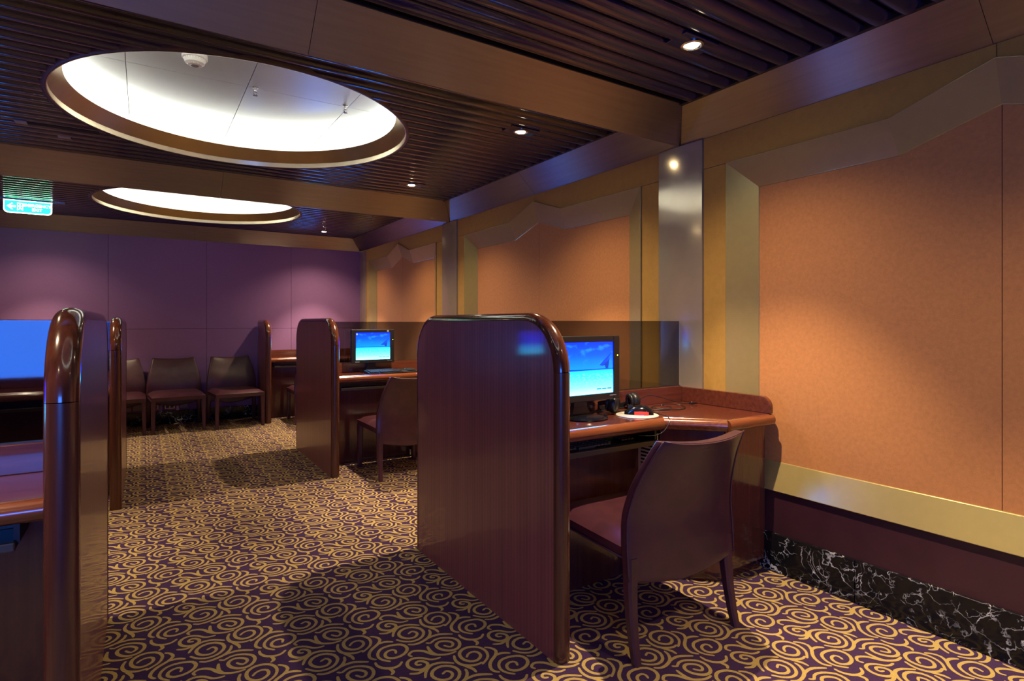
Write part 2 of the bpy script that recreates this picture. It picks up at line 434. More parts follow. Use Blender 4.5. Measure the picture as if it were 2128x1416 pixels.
def build_floor():
    vs_, fs_ = [], []
    vs_ += [Vector((0, 0)), Vector((TX, 0)), Vector((TX, TY)), Vector((0, TY))]; fs_.append([0, 1, 2, 3])
    org = floor_pt(780 + 500 / 6.437, 1180 + 1000 / 6.437)
    for st in STROKES:
        c = [floor_pt(780 + x / 6.437, 1180 + y / 6.437) - org for x, y in st]
        c = [v_.xy for v_ in crom([(p.x, p.y, 0) for p in c], 2)]
        L, R = [], []
        for i, p in enumerate(c):
            d = (c[min(i + 1, len(c) - 1)] - c[max(i - 1, 0)]).normalized(); n = Vector((-d.y, d.x))
            u = i / (len(c) - 1)
            wd = SW2 * (0.85 + 0.35 * math.sin(PI * u))
            L.append(p + n * wd); R.append(p - n * wd)
        # rounded ends
        d0 = (c[0] - c[1]).normalized() * SW2 * 0.9; d1 = (c[-1] - c[-2]).normalized() * SW2 * 0.9
        quads = [[L[i], L[i + 1], R[i + 1], R[i]] for i in range(len(c) - 1)]
        quads.append([L[0], R[0], R[0] * 0.75 + L[0] * 0.25 + d0, L[0] * 0.75 + R[0] * 0.25 + d0])
        quads.append([R[-1], L[-1], L[-1] * 0.75 + R[-1] * 0.25 + d1, R[-1] * 0.75 + L[-1] * 0.25 + d1])
        for q in quads:
            cx_ = sum((p.x for p in q)) / 4; cy_ = sum((p.y for p in q)) / 4
            bx, by = math.floor(cx_ / TX), math.floor(cy_ / TY)
            for i in (-1, 0, 1):
                for j in (-1, 0, 1):
                    off = Vector(((i - bx) * TX, (j - by) * TY))
                    qq = [p + off for p in q]
                    if sum(qq[a].cross(qq[(a + 1) % 4]) for a in range(4)) < 0: qq.reverse()
                    if max(p.x for p in qq) < 0 or min(p.x for p in qq) > TX or max(p.y for p in qq) < 0 or min(p.y for p in qq) > TY: continue
                    k = len(vs_); vs_.extend(qq); fs_.append([k, k + 1, k + 2, k + 3])
    ov, oe, of, _, _, orf = delaunay_2d_cdt(vs_, [], fs_, 0, 1e-5, True)
    tri, gold = [], []
    for f_, src in zip(of, orf):
        if 0 not in src: continue
        tri.append(tuple(f_)); gold.append(1 if len(src) > 1 else 0)
    used = sorted({i for f_ in tri for i in f_}); idx = {a: b for b, a in enumerate(used)}
    base_v = [ov[i] for i in used]; base_f = [tuple(idx[i] for i in f_) for f_ in tri]
    verts, faces, mats = [], [], []
    ox, oy = org.x % TX, org.y % TY
    x0, x1, y0, y1 = XL - 0.3, XW + 0.1, 0.15, YF + 0.1
    i0, i1 = math.floor((x0 - ox) / TX), math.ceil((x1 - ox) / TX)
    j0, j1 = math.floor((y0 - oy) / TY), math.ceil((y1 - oy) / TY)
    for i in range(i0, i1):
        for j in range(j0, j1):
            k = len(verts); dx, dy = ox + i * TX, oy + j * TY
            verts.extend((p.x + dx, p.y + dy, 0.0) for p in base_v)
            faces.extend(tuple(a + k for a in f_) for f_ in base_f); mats.extend(gold)
    # plain carpet behind the camera
    k = len(verts); ya = oy + j0 * TY
    xa, xb = ox + i0 * TX, ox + i1 * TX
    verts += [(xa, YB - 0.2, 0), (xb, YB - 0.2, 0), (xb, ya, 0), (xa, ya, 0)]; faces.append((k, k + 1, k + 2, k + 3)); mats.append(0)
    me = bpy.data.meshes.new('floor'); me.from_pydata(verts, [], faces)
    me.materials.append(M['pile_purple']); me.materials.append(M['pile_gold'])
    me.polygons.foreach_set('material_index', mats)
    me.update()
    n = me.polygons[0].normal.z
    if n < 0: me.flip_normals()
    o = obj('floor', me, None); o['kind'] = 'structure'
    o['label'] = 'purple carpet with gold spiral scrolls across the aisle'
    print('floor tris', len(faces), 'tile', len(base_f))
build_floor()

# ---------------------------------------------------------------- right wall
bm = bm_new(); box(bm, (XW + 0.075, YB, 0), (XW + 0.2, YF + 0.2, 2.8))
wall_r = struct('wall_right', bm, M['wall_plain'], 'wall of orange fabric panels in champagne frames between metal columns')
bays = [(-0.354, 1.894, 0.77), (2.500, 4.785, 3.648), (5.410, 7.515, 6.47)]
ZT, ZTP, ZI, ZIP, ZB0, ZB1 = 2.036, 2.150, 1.887, 1.990, 0.388, 0.518
XO, XI = XW - 0.012, XW + 0.048
def frame_piece(o0, o1, i1, i0, name):
    """mitred moulding: outer edge proud, inner edge set back to the fabric"""
    bm = bm_new()
    front = [(XO, *o0), (XO, *o1), (XI, *i1), (XI, *i0)]
    A = [bm.verts.new(p) for p in front]; Bk = [bm.verts.new((XW + 0.07, p[1], p[2])) for p in front]
    fs = [bm.faces.new(A), bm.faces.new(Bk[::-1])]
    for i in range(4): fs.append(bm.faces.new((A[i], Bk[i], Bk[(i + 1) % 4], A[(i + 1) % 4])))
    bmesh.ops.recalc_face_normals(bm, faces=fs)
    e = [e_ for e_ in bm.edges if set(e_.verts) in ({A[0], A[1]}, {A[2], A[3]})]
    bmesh.ops.bevel(bm, geom=e, offset=0.004, segments=3, profile=0.5, affect='EDGES')
    obj(name, bm, M['frame'], wall_r)
for (a, b, c) in bays:
    wv_ = 0.155; hw, hwi = 0.35, 0.335
    O = [(a, ZB0), (a, ZT), (c - hw, ZT), (c, ZTP), (c + hw, ZT), (b, ZT), (b, ZB0)]
    I = [(a + wv_, ZB1), (a + wv_, ZI), (c - hwi, ZI), (c, ZIP), (c + hwi, ZI), (b - wv_, ZI), (b - wv_, ZB1)]
    names = ['frame_jamb', 'frame_head', 'frame_head', 'frame_head', 'frame_head', 'frame_jamb', 'frame_sill']
    for k in range(7):
        frame_piece(O[k], O[(k + 1) % 7], I[(k + 1) % 7], I[k], names[k])
    for s0, s1 in ((a + 0.15, c - 0.0015), (c + 0.0015, b - 0.15)):
        left = s0 < c - 0.5
        poly = [(s0, ZB1 - 0.004), (s1, ZB1 - 0.004)]
        poly += [(s1, ZIP + 0.002), (c - hwi, ZI + 0.004), (s0, ZI + 0.004)] if left else [(s1, ZI + 0.004), (c + hwi, ZI + 0.004), (s0, ZIP + 0.002)]
        bm = bm_new(); prism(bm, poly, XI + 0.004, XI + 0.02, 'x'); obj('fabric_panel', bm, M['orange'], wall_r)
        y0, y1 = (a, c - 0.0015) if left else (c + 0.0015, b)
        ye0, ye1 = (a - 0.145, y1) if left else (y0, b + 0.145)
        poly = [(ye0, ZT + 0.0015), (c - hw, ZT + 0.0015), (c - 0.0015, ZTP), (c - 0.0015, ZS), (ye0, ZS)] if left else \
               [(c + 0.0015, ZTP), (c + hw, ZT + 0.0015), (ye1, ZT + 0.0015), (ye1, ZS), (c + 0.0015, ZS)]
        bm = bm_new(); prism(bm, poly, XW, XW + 0.05, 'x'); obj('gold_header_panel', bm, M['gold'], wall_r)
    for y0, y1 in ((a - 0.145, a - 0.001), (b + 0.001, min(b + 0.145, 7.63))):
        part_box('gold_strip', (XW, y0, ZB0), (XW + 0.05, y1, ZT - 0.0015), 'gold', wall_r)
    part_box('dado_panel', (XW + 0.002, a - 0.145, 0.16), (XW + 0.06, b + 0.145, ZB0 - 0.002), 'dado', wall_r, 0.002)
for yb in BEAMS + [7.79]:
    y0, y1 = (yb - 0.157, yb + 0.157) if yb < 7 else (7.63, YF)
    bm = bm_new(); n = 12; pts = []
    for k in range(n + 1):                       # a shallow bowed face
        u = k / n; pts.append((XW - 0.008 - 0.004 * math.sin(PI * u), y0 + 0.002 + (y1 - y0 - 0.004) * u))
    pts += [(XW + 0.07, y1 - 0.002), (XW + 0.07, y0 + 0.002)]
    prism(bm, pts, 0.165, ZS, 'z'); obj('column', bm, M['column'], wall_r, True, 40)
bm = bm_new(); box(bm, (XW + 0.03, YB, 0), (XW + 0.06, YF, 0.165))
base_r = struct('baseboard_right', bm, M['dark'], 'black white-veined marble baseboard under the orange panels')
ys = [-1.6, -0.65, 0.30, 1.25, 2.20, 3.15, 4.10, 5.05, 6.00, 6.95, YF - 0.01]
for y0, y1 in zip(ys[:-1], ys[1:]):
    part_box('marble_slab', (XW - 0.012, y0 + 0.001, 0), (XW + 0.03, y1 - 0.001, 0.184), 'marble', base_r, 0.004)

# ---------------------------------------------------------------- far wall, left wall, back wall
bm = bm_new(); box(bm, (XL - 0.2, YF + 0.02, 0), (XW + 0.2, YF + 0.15, 2.8))
wall_f = struct('wall_far', bm, M['dark'], 'purple fabric panelled wall behind the row of chairs')
xs = [XL, -1.324, -0.339, 0.644, 1.633, XW]
for x0, x1 in zip(xs[:-1], xs[1:]):
    for z0, z1 in ((0.15, 1.125), (1.128, ZS)):
        part_box('wall_panel', (x0 + 0.0015, YF, z0), (x1 - 0.0015, YF + 0.03, z1), 'purple', wall_f, 0.002)
bm = bm_new(); box(bm, (XL, YF - 0.012, 0), (XW - 0.01, YF + 0.01, 0.14))
base_f = struct('baseboard_far', bm, M['dark'], 'dark marble baseboard under the purple wall')
xs = [XL, -0.5, 0.45, 1.40, XW - 0.01]
for x0, x1 in zip(xs[:-1], xs[1:]):
    part_box('marble_slab', (x0 + 0.001, YF - 0.022, 0), (x1 - 0.001, YF - 0.012, 0.155), 'marble', base_f, 0.003)
bm = bm_new(); box(bm, (XL - 0.15, YB, 0), (XL, YF + 0.1, 2.8))
struct('wall_left', bm, M['wall_plain'], 'plain plum wall behind the desks across the aisle')
# wall behind the camera with a window that lets in blue dusk light
WX0, WX1, WZ0, WZ1 = -1.43, -0.07, 0.68, 1.54
bm = bm_new()
box(bm, (XL - 0.2, YB - 0.15, 0), (WX0, YB, 2.8)); box(bm, (WX1, YB - 0.15, 0), (XW + 0.2, YB, 2.8))
box(bm, (WX0, YB - 0.15, 0), (WX1, YB, WZ0)); box(bm, (WX0, YB - 0.15, WZ1), (WX1, YB, 2.8))
struct('wall_back', bm, M['wall_plain'], 'plum wall with a wide window')
bm = bm_new()
for lo, hi in (((WX0, WZ0), (WX1, WZ0 + 0.05)), ((WX0, WZ1 - 0.05), (WX1, WZ1)), ((WX0, WZ0), (WX0 + 0.05, WZ1)), ((WX1 - 0.05, WZ0), (WX1, WZ1))):
    box(bm, (lo[0], YB - 0.1, lo[1]), (hi[0], YB - 0.02, hi[1]))
win = struct('window_1', bm, M['frame'], 'wide window with a champagne metal frame')
part_box('window_pane', (WX0, YB - 0.07, WZ0), (WX1, YB - 0.06, WZ1), 'window_glass', win)

# ---------------------------------------------------------------- ceiling
bm = bm_new(); box(bm, (XL - 0.2, YB - 0.2, 2.75), (XW + 0.2, YF + 0.2, 2.85))
ceil = struct('ceiling', bm, M['ceil_back'], 'dark slatted metal ceiling with round lit coves')
PITCH = 0.0995
R_OPEN = 0.925
def slat_profile():
    """half profile by normal angle: a steep, gently curved flank, then a round belly"""
    half = [(0.0478, 0.018)]; y, z = half[0]
    for a0, a1, ln, n in ((7, 25, 0.0165, 5), (42, 90, 0.0478, 8)):
        for k in range(n):
            a = math.radians(a0 + (a1 - a0) * (k + 0.5) / n); ds = ln / n
            y -= math.sin(a) * ds; z -= math.cos(a) * ds; half.append((max(y, 0.0), z))
    half[-1] = (0.0, half[-1][1])
    return [(-p[0], p[1]) for p in half] + half[-2::-1]
PROF = slat_profile()
def slat_mesh(xa_of, xb_of, name='slat'):
    """extruded rib; each profile point has its own ends so that it can follow the round opening"""
    bm = bm_new(); A, B_ = [], []
    for (py, pz) in PROF:
        A.append(bm.verts.new((xa_of(py), py, pz))); B_.append(bm.verts.new((xb_of(py), py, pz)))
    T = [(PROF[0][0], 0.026), (PROF[-1][0], 0.026)]
    for (py, pz) in T[::-1]:
        A.append(bm.verts.new((xa_of(py), py, pz))); B_.append(bm.verts.new((xb_of(py), py, pz)))
    n = len(A); fs = []
    for i in range(n):
        j = (i + 1) % n; fs.append(bm.faces.new((A[i], A[j], B_[j], B_[i])))
    fs.append(bm.faces.new(A[::-1])); fs.append(bm.faces.new(B_))
    bmesh.ops.recalc_face_normals(bm, faces=fs)
    return mesh_of(name, bm, M['slat'], True, 50)
full = slat_mesh(lambda y: XLS - 0.02, lambda y: XS - 0.012)
for (ya, yb), (cx, cy) in zip(BAYS, COVES):
    n = int((yb - ya) / PITCH); st = ya + ((yb - ya) - n * PITCH) / 2 + PITCH / 2
    for k in range(n):
        yc = st + k * PITCH
        spots_here = [s for s in SPOTS if abs(s[1] - yc) < 0.075]
        dmin = max(0.0, abs(yc - cy) - 0.05)
        segs = []
        if dmin >= R_OPEN:
            if not spots_here:
                obj('slat', full, None, ceil, loc=(0, yc, ZC)); continue
            segs = [(lambda y: XLS - 0.02, lambda y: XS - 0.012)]
        else:
            def ch(y, yc=yc, cx=cx, cy=cy):
                return math.sqrt(max(0.0, R_OPEN ** 2 - (y + yc - cy) ** 2))
            segs = [(lambda y: XLS - 0.02, lambda y, c=ch, cx=cx: cx - c(y)), (lambda y, c=ch, cx=cx: cx + c(y), lambda y: XS - 0.012)]
        for fa, fb in segs:
            obj('slat', slat_mesh(fa, fb), None, ceil, loc=(0, yc, ZC))
    for x in (XS - 0.022, XLS - 0.02):
        part_box('slat_end_trim', (x, ya, ZC - 0.014), (x + 0.022, yb, ZC + 0.04), 'slat_trim', ceil)

# sloped soffits and beams, satin metal panels with joints
def slope(name, quad, mat, label):
    bm = bm_new(); A = [bm.verts.new(p) for p in quad]
    up = Vector((0, 0, 0.02)); Bk = [bm.verts.new(Vector(p) + up) for p in quad]
    fs = [bm.faces.new(A), bm.faces.new(Bk[::-1])]
    for i in range(4): fs.append(bm.faces.new((A[i], Bk[i], Bk[(i + 1) % 4], A[(i + 1) % 4])))
    bmesh.ops.recalc_face_normals(bm, faces=fs)
    return obj(name, bm, M[mat], None)
tn = [0]
def trim_root(label):
    tn[0] += 1
    o = bpy.data.objects.new('trim_%d' % tn[0], None); COL.objects.link(o); o['kind'] = 'structure'; o['label'] = label
    return o
XM = 0.515; G = 0.001
lows = [BEAMS[0], BEAMS[1], BEAMS[2], YF]
side_r = trim_root('sloped satin bronze soffit above the orange panels')
side_l = trim_root('sloped satin bronze soffit above the desks across the aisle')
for k, (ya, yb) in enumerate(BAYS):
    l0, l1 = lows[k], lows[k + 1]; mid = (BAYS[k][0] + BAYS[k][1]) / 2 + 0.01
    for q0, q1, u0, u1 in ((l0, mid - G, ya, mid - G), (mid + G, l1, mid + G, yb)):
        o = slope('soffit_panel', [(XW + 0.02, q0, ZS - 0.019), (XW + 0.02, q1, ZS - 0.019), (XS, u1, ZC), (XS, u0, ZC)], 'soffit_side', '')
        # lower edge ends on the wall plane
        for vv in o.data.vertices:
            if vv.co.x > XW: vv.co.x = XW + 0.004; vv.co.z += 0.019
        o.parent = side_r
        o = slope('soffit_panel', [(XL, q0, ZS), (XL, q1, ZS), (XLS, u1, ZC), (XLS, u0, ZC)], 'soffit_left', '')
        o.parent = side_l
labels = ['sloped bronze beam behind the camera side of the room', 'sloped satin bronze beam between the downlight bay and the round cove with the smoke detector', 'sloped satin bronze beam between the two round coves']
for k, yb in enumerate(BEAMS):
    root = trim_root(labels[k])
    y_prev = (BAYS[k - 1][1] if k else yb - 0.17); y_next = BAYS[k][0]
    for x0, x1, s0, s1 in ((XL, XM - G, XLS, XM - G), (XM + G, XW, XM + G, XS)):
        o = slope('beam_face', [(x0, yb, ZS), (x1, yb, ZS), (s1, y_prev, ZC), (s0, y_prev, ZC)], 'soffit_cross', ''); o.parent = root
        o = slope('beam_face', [(x0, yb, ZS), (x1, yb, ZS), (s1, y_next, ZC), (s0, y_next, ZC)], 'soffit_cross', ''); o.parent = root
    bm = bm_new(); box(bm, (XLS, y_prev - 0.003, ZC - 0.004), (XS, y_prev + 0.012, ZC + 0.06)); box(bm, (XLS, y_next - 0.012, ZC - 0.004), (XS, y_next + 0.003, ZC + 0.06))
    obj('edge_channel', bm, M['slat_trim'], root)
root = trim_root('sloped satin bronze soffit above the purple wall')
for x0, x1, s0, s1 in ((XL, XM - G, XLS, XM - G), (XM + G, XW, XM + G, XS)):
    o = slope('beam_face', [(x0, YF, ZS), (x1, YF, ZS), (s1, BAYS[2][1], ZC), (s0, BAYS[2][1], ZC)], 'soffit_cross', ''); o.parent = root
# plain lowered ceiling behind the camera
bm = bm_new(); box(bm, (XL, YB, ZC), (XW, BEAMS[0] - 0.17, ZC + 0.03)); obj('ceiling_board', bm, M['ceil_back'], ceil)

# ---------------------------------------------------------------- round coves
def clip_poly(poly, ax, val, keep_less):
    out = []
    for i in range(len(poly)):
        a, b = poly[i], poly[(i + 1) % len(poly)]
        ia = (a[ax] <= val) == keep_less; ib = (b[ax] <= val) == keep_less
        if ia: out.append(a)
        if ia != ib:
            u = (val - a[ax]) / (b[ax] - a[ax]); out.append(tuple(a[i_] + u * (b[i_] - a[i_]) for i_ in (0, 1)))
    return out
def make_cove(label, loc):
    t_ = thing('cove_light', label, 'ceiling light', loc, 0, 'round lit ceiling coves')
    N = 96
    bm = bm_new(); lathe(bm, [(0.938, 0.010), (0.936, -0.004), (0.928, -0.013), (0.913, -0.017), (0.908, -0.016), (0.908, 0.03), (0.938, 0.03)], N, close=True); obj('outer_ring', bm, M['ring'], t_, True, 35)
    bm = bm_new(); lathe(bm, [(0.9076, -0.0155), (0.9035, -0.0145), (0.9045, 0.016), (0.9076, 0.016)], N, close=True); obj('lip', bm, M['cream'], t_, True, 35)
    bm = bm_new(); lathe(bm, [(0.9076, 0.016), (0.903, 0.016), (0.845, 0.090), (0.853, 0.094), (0.9076, 0.03)], N, close=True); obj('brass_ring', bm, M['cove_brass'], t_, True, 35)
    bm = bm_new(); lathe(bm, [(0.908, 0.03), (1.06, 0.03), (1.06, 0.215), (1.075, 0.215), (1.075, 0.02), (0.908, 0.02)], N, close=True); obj('cove_trough', bm, M['cove_white'], t_, True, 35)
    bm = bm_new(); lathe(bm, [(0.955 + 0.013 * math.cos(a * PI / 4), 0.085 + 0.013 * math.sin(a * PI / 4)) for a in range(8)], N, close=True); obj('light_tube', bm, M['tube'], t_, True)
    circ = [(1.058 * math.cos(2 * PI * k / 72), 1.058 * math.sin(2 * PI * k / 72)) for k in range(72)]
    gx = [-1.165, -0.585, -0.005, 0.578, 1.16]; gy = [-1.20, -0.617, -0.032, 0.553, 1.14]
    for i in range(4):
        for j in range(4):
            p = clip_poly(circ, 0, gx[i] + 0.0015, False)
            for ax, val, kl in ((0, gx[i + 1] - 0.0015, True), (1, gy[j] + 0.0015, False), (1, gy[j + 1] - 0.0015, True)):
                if p: p = clip_poly(p, ax, val, kl)
            if len(p) < 3: continue
            bm = bm_new(); prism(bm, p, 0.200, 0.212, 'z'); obj('ceiling_panel', bm, M['ceil_panel'], t_)
    bm = bm_new(); lathe(bm, [(0.0, 0.216), (1.06, 0.216), (1.06, 0.225), (0.0, 0.225)], 48); obj('back_plate', bm, M['dark'], t_)
    return t_
cv = make_cove('round lit cove with the smoke detector, satin panels and a brass ring', (*COVES[1], ZC))
dup(cv, (*COVES[2], ZC), label='round lit cove beyond the second beam, beside the green exit sign')
dup(cv, (*COVES[0], ZC), label='round lit cove in the bay of the first downlight')

# ---------------------------------------------------------------- downlights
def make_downlight(label, loc):
    t_ = thing('downlight', label, 'downlight', loc, 0, 'halogen downlights in the slatted ceiling')
    bm = bm_new(); box(bm, (-0.10, -0.055, -0.012), (0.10, 0.055, 0.0), 0.003); obj('mounting_plate', bm, M['slat'], t_)
    bm = bm_new(); lathe(bm, [(0.046, -0.012), (0.046, -0.017), (0.037, -0.020), (0.031, -0.012)], 28, close=True); obj('trim_ring', bm, M['steel'], t_, True, 40)
    bm = bm_new(); lathe(bm, [(0.0, -0.0235), (0.012, -0.0225), (0.024, -0.0185), (0.031, -0.0130), (0.0, -0.0125)], 24); obj('lamp', bm, M['lamp'], t_, True, 40)
    return t_
dl_labels = {0: 'halogen downlight behind the first bay', 1: 'halogen downlight above the chair at the headphones desk', 2: 'halogen downlight between the first bronze beam and the smoke detector cove',
             3: 'halogen downlight between the smoke detector cove and the second bronze beam', 4: 'halogen downlight just beyond the second beam', 5: 'halogen downlight next to the purple wall'}
dl = None
def spot_lamp(loc, dim=1.0):
    """the lamp's reflector beam and the wide spill round it"""
    for nm, power, size, blend in (('halogen_spill', SPILL_W, 126, 1.0), ('halogen_beam', BEAM_W, 74, 0.5)):
        l = bpy.data.lights.new(nm, 'SPOT'); l.energy = power * dim; l.color = (1.0, 0.77, 0.48)
        l.spot_size = math.radians(size); l.spot_blend = blend; l.shadow_soft_size = 0.014
        lo = bpy.data.objects.new(nm, l); COL.objects.link(lo); lo.location = loc
for k, (x, y) in enumerate(SPOTS):
    for side in (0, 1):
        xx = x if side == 0 else 1.03 - x
        lab = dl_labels[k] if side == 0 else dl_labels[k] + ', across the aisle'
        if dl is None: dl = make_downlight(lab, (xx, y, ZC)); o = dl
        else: o = dup(dl, (xx, y, ZC), label=lab)
        spot_lamp((xx, y, ZC - 0.045), 0.6 if side else 1.0)

# ---------------------------------------------------------------- stations: partitions, desks, glass
def partition_outline(y0, y1, zt, rf, rr, n=10, inset=0.0):
    y0 += inset; y1 -= inset; zt -= inset; rf = max(rf - inset, 0.02); rr = max(rr - inset, 0.02)
    segs = []
    segs.append(('front_post', [(y0, 0.0), (y0, (zt - rf) * 0.5), (y0, zt - rf)]))
    segs.append(('shoulder', [(y0 + rf - rf * math.cos(a), zt - rf + rf * math.sin(a)) for a in [k * PI / 2 / n for k in range(n + 1)]]))
    segs.append(('top_rail', [(y0 + rf, zt), ((y0 + y1) / 2, zt), (y1 - rr, zt)]))
    segs.append(('shoulder', [(y1 - rr + rr * math.sin(a), zt - rr + rr * math.cos(a)) for a in [k * PI / 2 / n for k in range(n + 1)]]))
    segs.append(('rear_post', [(y1, zt - rr), (y1, (zt - rr) * 0.5), (y1, 0.0)]))
    return segs
def make_partition(label, loc, length, rear_round=True):
    t_ = thing('partition', label, 'partition', loc, 0, 'mahogany partitions at the desk ends')
    HT = 0.033; OUT = 0.030
    y0, y1, zt = -length / 2, length / 2, 1.238
    rr = 0.20 if rear_round else 0.03
    core = partition_outline(y0, y1, zt, 0.215, rr, 10, OUT)
    poly = []
    for _, p in core:
        for q in p:
            if not poly or (abs(q[0] - poly[-1][0]) + abs(q[1] - poly[-1][1])) > 1e-4: poly.append(q)
    bm = bm_new(); prism(bm, poly, -HT + 0.002, HT - 0.002, 'x'); obj('panel', bm, M['panel_wood'], t_)
    for name, p in core:
        bm = bm_new(); rings = []
        for i, q in enumerate(p):
            a, b = p[max(i - 1, 0)], p[min(i + 1, len(p) - 1)]
            d = Vector((b[0] - a[0], b[1] - a[1])).normalized(); n = Vector((-d.y, d.x))
            rings.append([(HT * math.cos(f), q[0] + n.x * OUT * math.sin(f), q[1] + n.y * OUT * math.sin(f)) for f in [k * PI / 12 for k in range(13)]])
        loft(bm, rings, True, True)
        obj(name, bm, M['post_wood'] if 'post' in name else M['edge_wood'], t_, True, 50)
    return t_
XP = 1.215 + 0.033                       # partition centre line beside the right desks
XPL = -0.120 - 0.033
p1 = make_partition('glossy mahogany partition at the end of the desk with the headphones', (XP, 2.205, 0), 1.25)
dup(p1, (XP, 5.06, 0), label='glossy mahogany partition at the end of the desk with the keyboard on top')
dup(p1, (XPL, 2.205, 0), label='glossy mahogany partition across the aisle from the desk with the headphones')
dup(p1, (XPL, 5.06, 0), label='glossy mahogany partition across the aisle from the desk with the keyboard on top')
make_partition('short mahogany partition standing against the purple wall', (XP, 7.565, 0), 0.62, False)

def make_desk(label, loc, sx=1):
    """local frame: origin on the wall plane under the glass line; x runs towards the aisle as negative"""
    t_ = thing('computer_desk', label, 'desk', loc, 0, 'mahogany computer desks')
    fx = lambda p: [(sx * q[0], q[1]) for q in p]
    xa = -1.268; yb = -0.012; yf = -0.345; xd0, xd1, ys = -0.531, -0.335, -0.548
    top = [(xa, yb), (xa, yf), (xd0, yf), (xd1, ys), (-0.004, ys), (-0.004, yb)]
    bm = bm_new(); prism(bm, fx(top), 0.716, 0.760, 'z', 0.002, 1); obj('worktop', bm, M['desk_wood'], t_)
    def edging(a, b, name='worktop_edge'):
        a = Vector((sx * a[0], a[1])); b = Vector((sx * b[0], b[1])); d = (b - a).normalized(); n = Vector((d.y, -d.x))
        if n.y > 0: n = -n
        r = 0.026; rings = []
        for p in (a, b):
            rings.append([(p.x + n.x * (0.002 + r * 0.95 * math.sin(f)), p.y + n.y * (0.002 + r * 0.95 * math.sin(f)), 0.731 - r * math.cos(f) * 1.05) for f in [k * PI / 10 for k in range(11)]])
        bm = bm_new(); loft(bm, rings); obj(name, bm, M['desk_edge'], t_, True, 50)
    edging((xa, yf), (xd0 + 0.002, yf)); edging((xd0 - 0.004, yf), (xd1 - 0.003, ys)); edging((xd1 - 0.008, ys), (-0.004, ys))
    # upstands at the wall and under the glass
    n = 8; r = 0.05
    pr = [(yb, 0.760), (ys - 0.012, 0.760)] + [(ys - 0.012 + r - r * math.cos(k * PI / 2 / n), 0.792 + r * math.sin(k * PI / 2 / n)) for k in range(n + 1)] + [(yb, 0.842)]
    bm = bm_new(); prism(bm, pr, sx * -0.028, sx * -0.003, 'x', 0.003, 2); obj('side_upstand', bm, M['desk_wood'], t_)
    bm = bm_new(); box(bm, (min(sx * xa, sx * -0.030), -0.024, 0.760), (max(sx * xa, sx * -0.030), -0.002, 0.846), 0.002); obj('back_upstand', bm, M['desk_wood'], t_)
    bm = bm_new(); box(bm, (min(sx * xa, sx * xd0), -0.192, 0.0), (max(sx * xa, sx * xd0), -0.172, 0.716)); obj('modesty_panel', bm, M['cab_wood'], t_)
    cab = [(xd0, -0.170), (xd0, yf + 0.02), (xd1 + 0.010, ys + 0.03), (-0.006, ys + 0.03), (-0.006, -0.170)]
    bm = bm_new(); prism(bm, fx(cab), 0.05, 0.716, 'z'); c_ = obj('cabinet', bm, M['cab_wood'], t_)
    kick = [(xd0 + 0.01, -0.170), (xd0 + 0.01, yf + 0.04), (xd1 + 0.02, ys + 0.05), (-0.01, ys + 0.05), (-0.01, -0.170)]
    bm = bm_new(); prism(bm, fx(kick), 0.0, 0.05, 'z'); obj('plinth', bm, M['cab_wood'], t_)
    bm = bm_new(); box(bm, (min(sx * (xd1 + 0.02), sx * -0.03), ys + 0.024, 0.07), (max(sx * (xd1 + 0.02), sx * -0.03), ys + 0.0299, 0.705), 0.002); obj('cabinet_door', bm, M['cab_wood'], t_)
    # vent grille on the cabinet side
    X = sx * (xd0 - 0.001); X2 = sx * (xd0 - 0.006); xl, xh = min(X, X2), max(X, X2)
    bm = bm_new(); box(bm, (xl, -0.300, 0.375), (xh, -0.288, 0.640)); box(bm, (xl, -0.207, 0.375), (xh, -0.192, 0.640))
    box(bm, (xl, -0.288, 0.375), (xh, -0.207, 0.387)); box(bm, (xl, -0.288, 0.628), (xh, -0.207, 0.640)); v_ = obj('vent_grille', bm, M['vent'], t_)
    bm = bm_new(); box(bm, (xl + 0.001, -0.288, 0.387), (xl + 0.0015, -0.207, 0.628)); obj('vent_backing', bm, M['dark'], v_)
    me = None
    for k in range(14):
        z = 0.396 + k * 0.0172
        if me is None:
            bm = bm_new(); box(bm, (xl, -0.290, -0.0042), (xh, -0.205, 0.0042)); me = mesh_of('vent_slat', bm, M['vent'])
        obj('vent_slat', me, None, v_, loc=(0, 0, z))
    # keyboard tray
    bm = bm_new(); xs_ = sorted((sx * -1.20, sx * -0.565)); box(bm, (xs_[0], -0.335, 0.640), (xs_[1], -0.195, 0.652), 0.002); tr_ = obj('keyboard_tray', bm, M['black'], t_)
    bm = bm_new(); box(bm, (xs_[0], -0.352, 0.636), (xs_[1], -0.335, 0.660), 0.004); obj('tray_lip', bm, M['tray_lip'], tr_)
    for x in xs_:
        bm = bm_new(); box(bm, (x - 0.006, -0.33, 0.652), (x + 0.006, -0.20, 0.716)); obj('tray_runner', bm, M['black'], tr_)
    bm = bm_new(); box(bm, (sx * -0.575 - 0.002, -0.352, 0.660), (sx * -0.575 + 0.002, -0.347, 0.690)); obj('tray_bracket', bm, M['steel'], tr_)
    return t_
YG = [2.190, 5.045, 7.895]
d1 = make_desk('mahogany computer desk with headphones and a mouse pad on it', (XW, YG[0], 0))
dup(d1, (XW, YG[1], 0), label='mahogany computer desk with a black keyboard on top')
dup(d1, (XW, YG[2], 0), label='mahogany computer desk standing against the purple wall')
dl1 = make_desk('mahogany computer desk across the aisle from the headphones desk', (XL, YG[0], 0), -1)
dup(dl1, (XL, YG[1], 0), label='mahogany computer desk across the aisle from the desk with the keyboard on top')

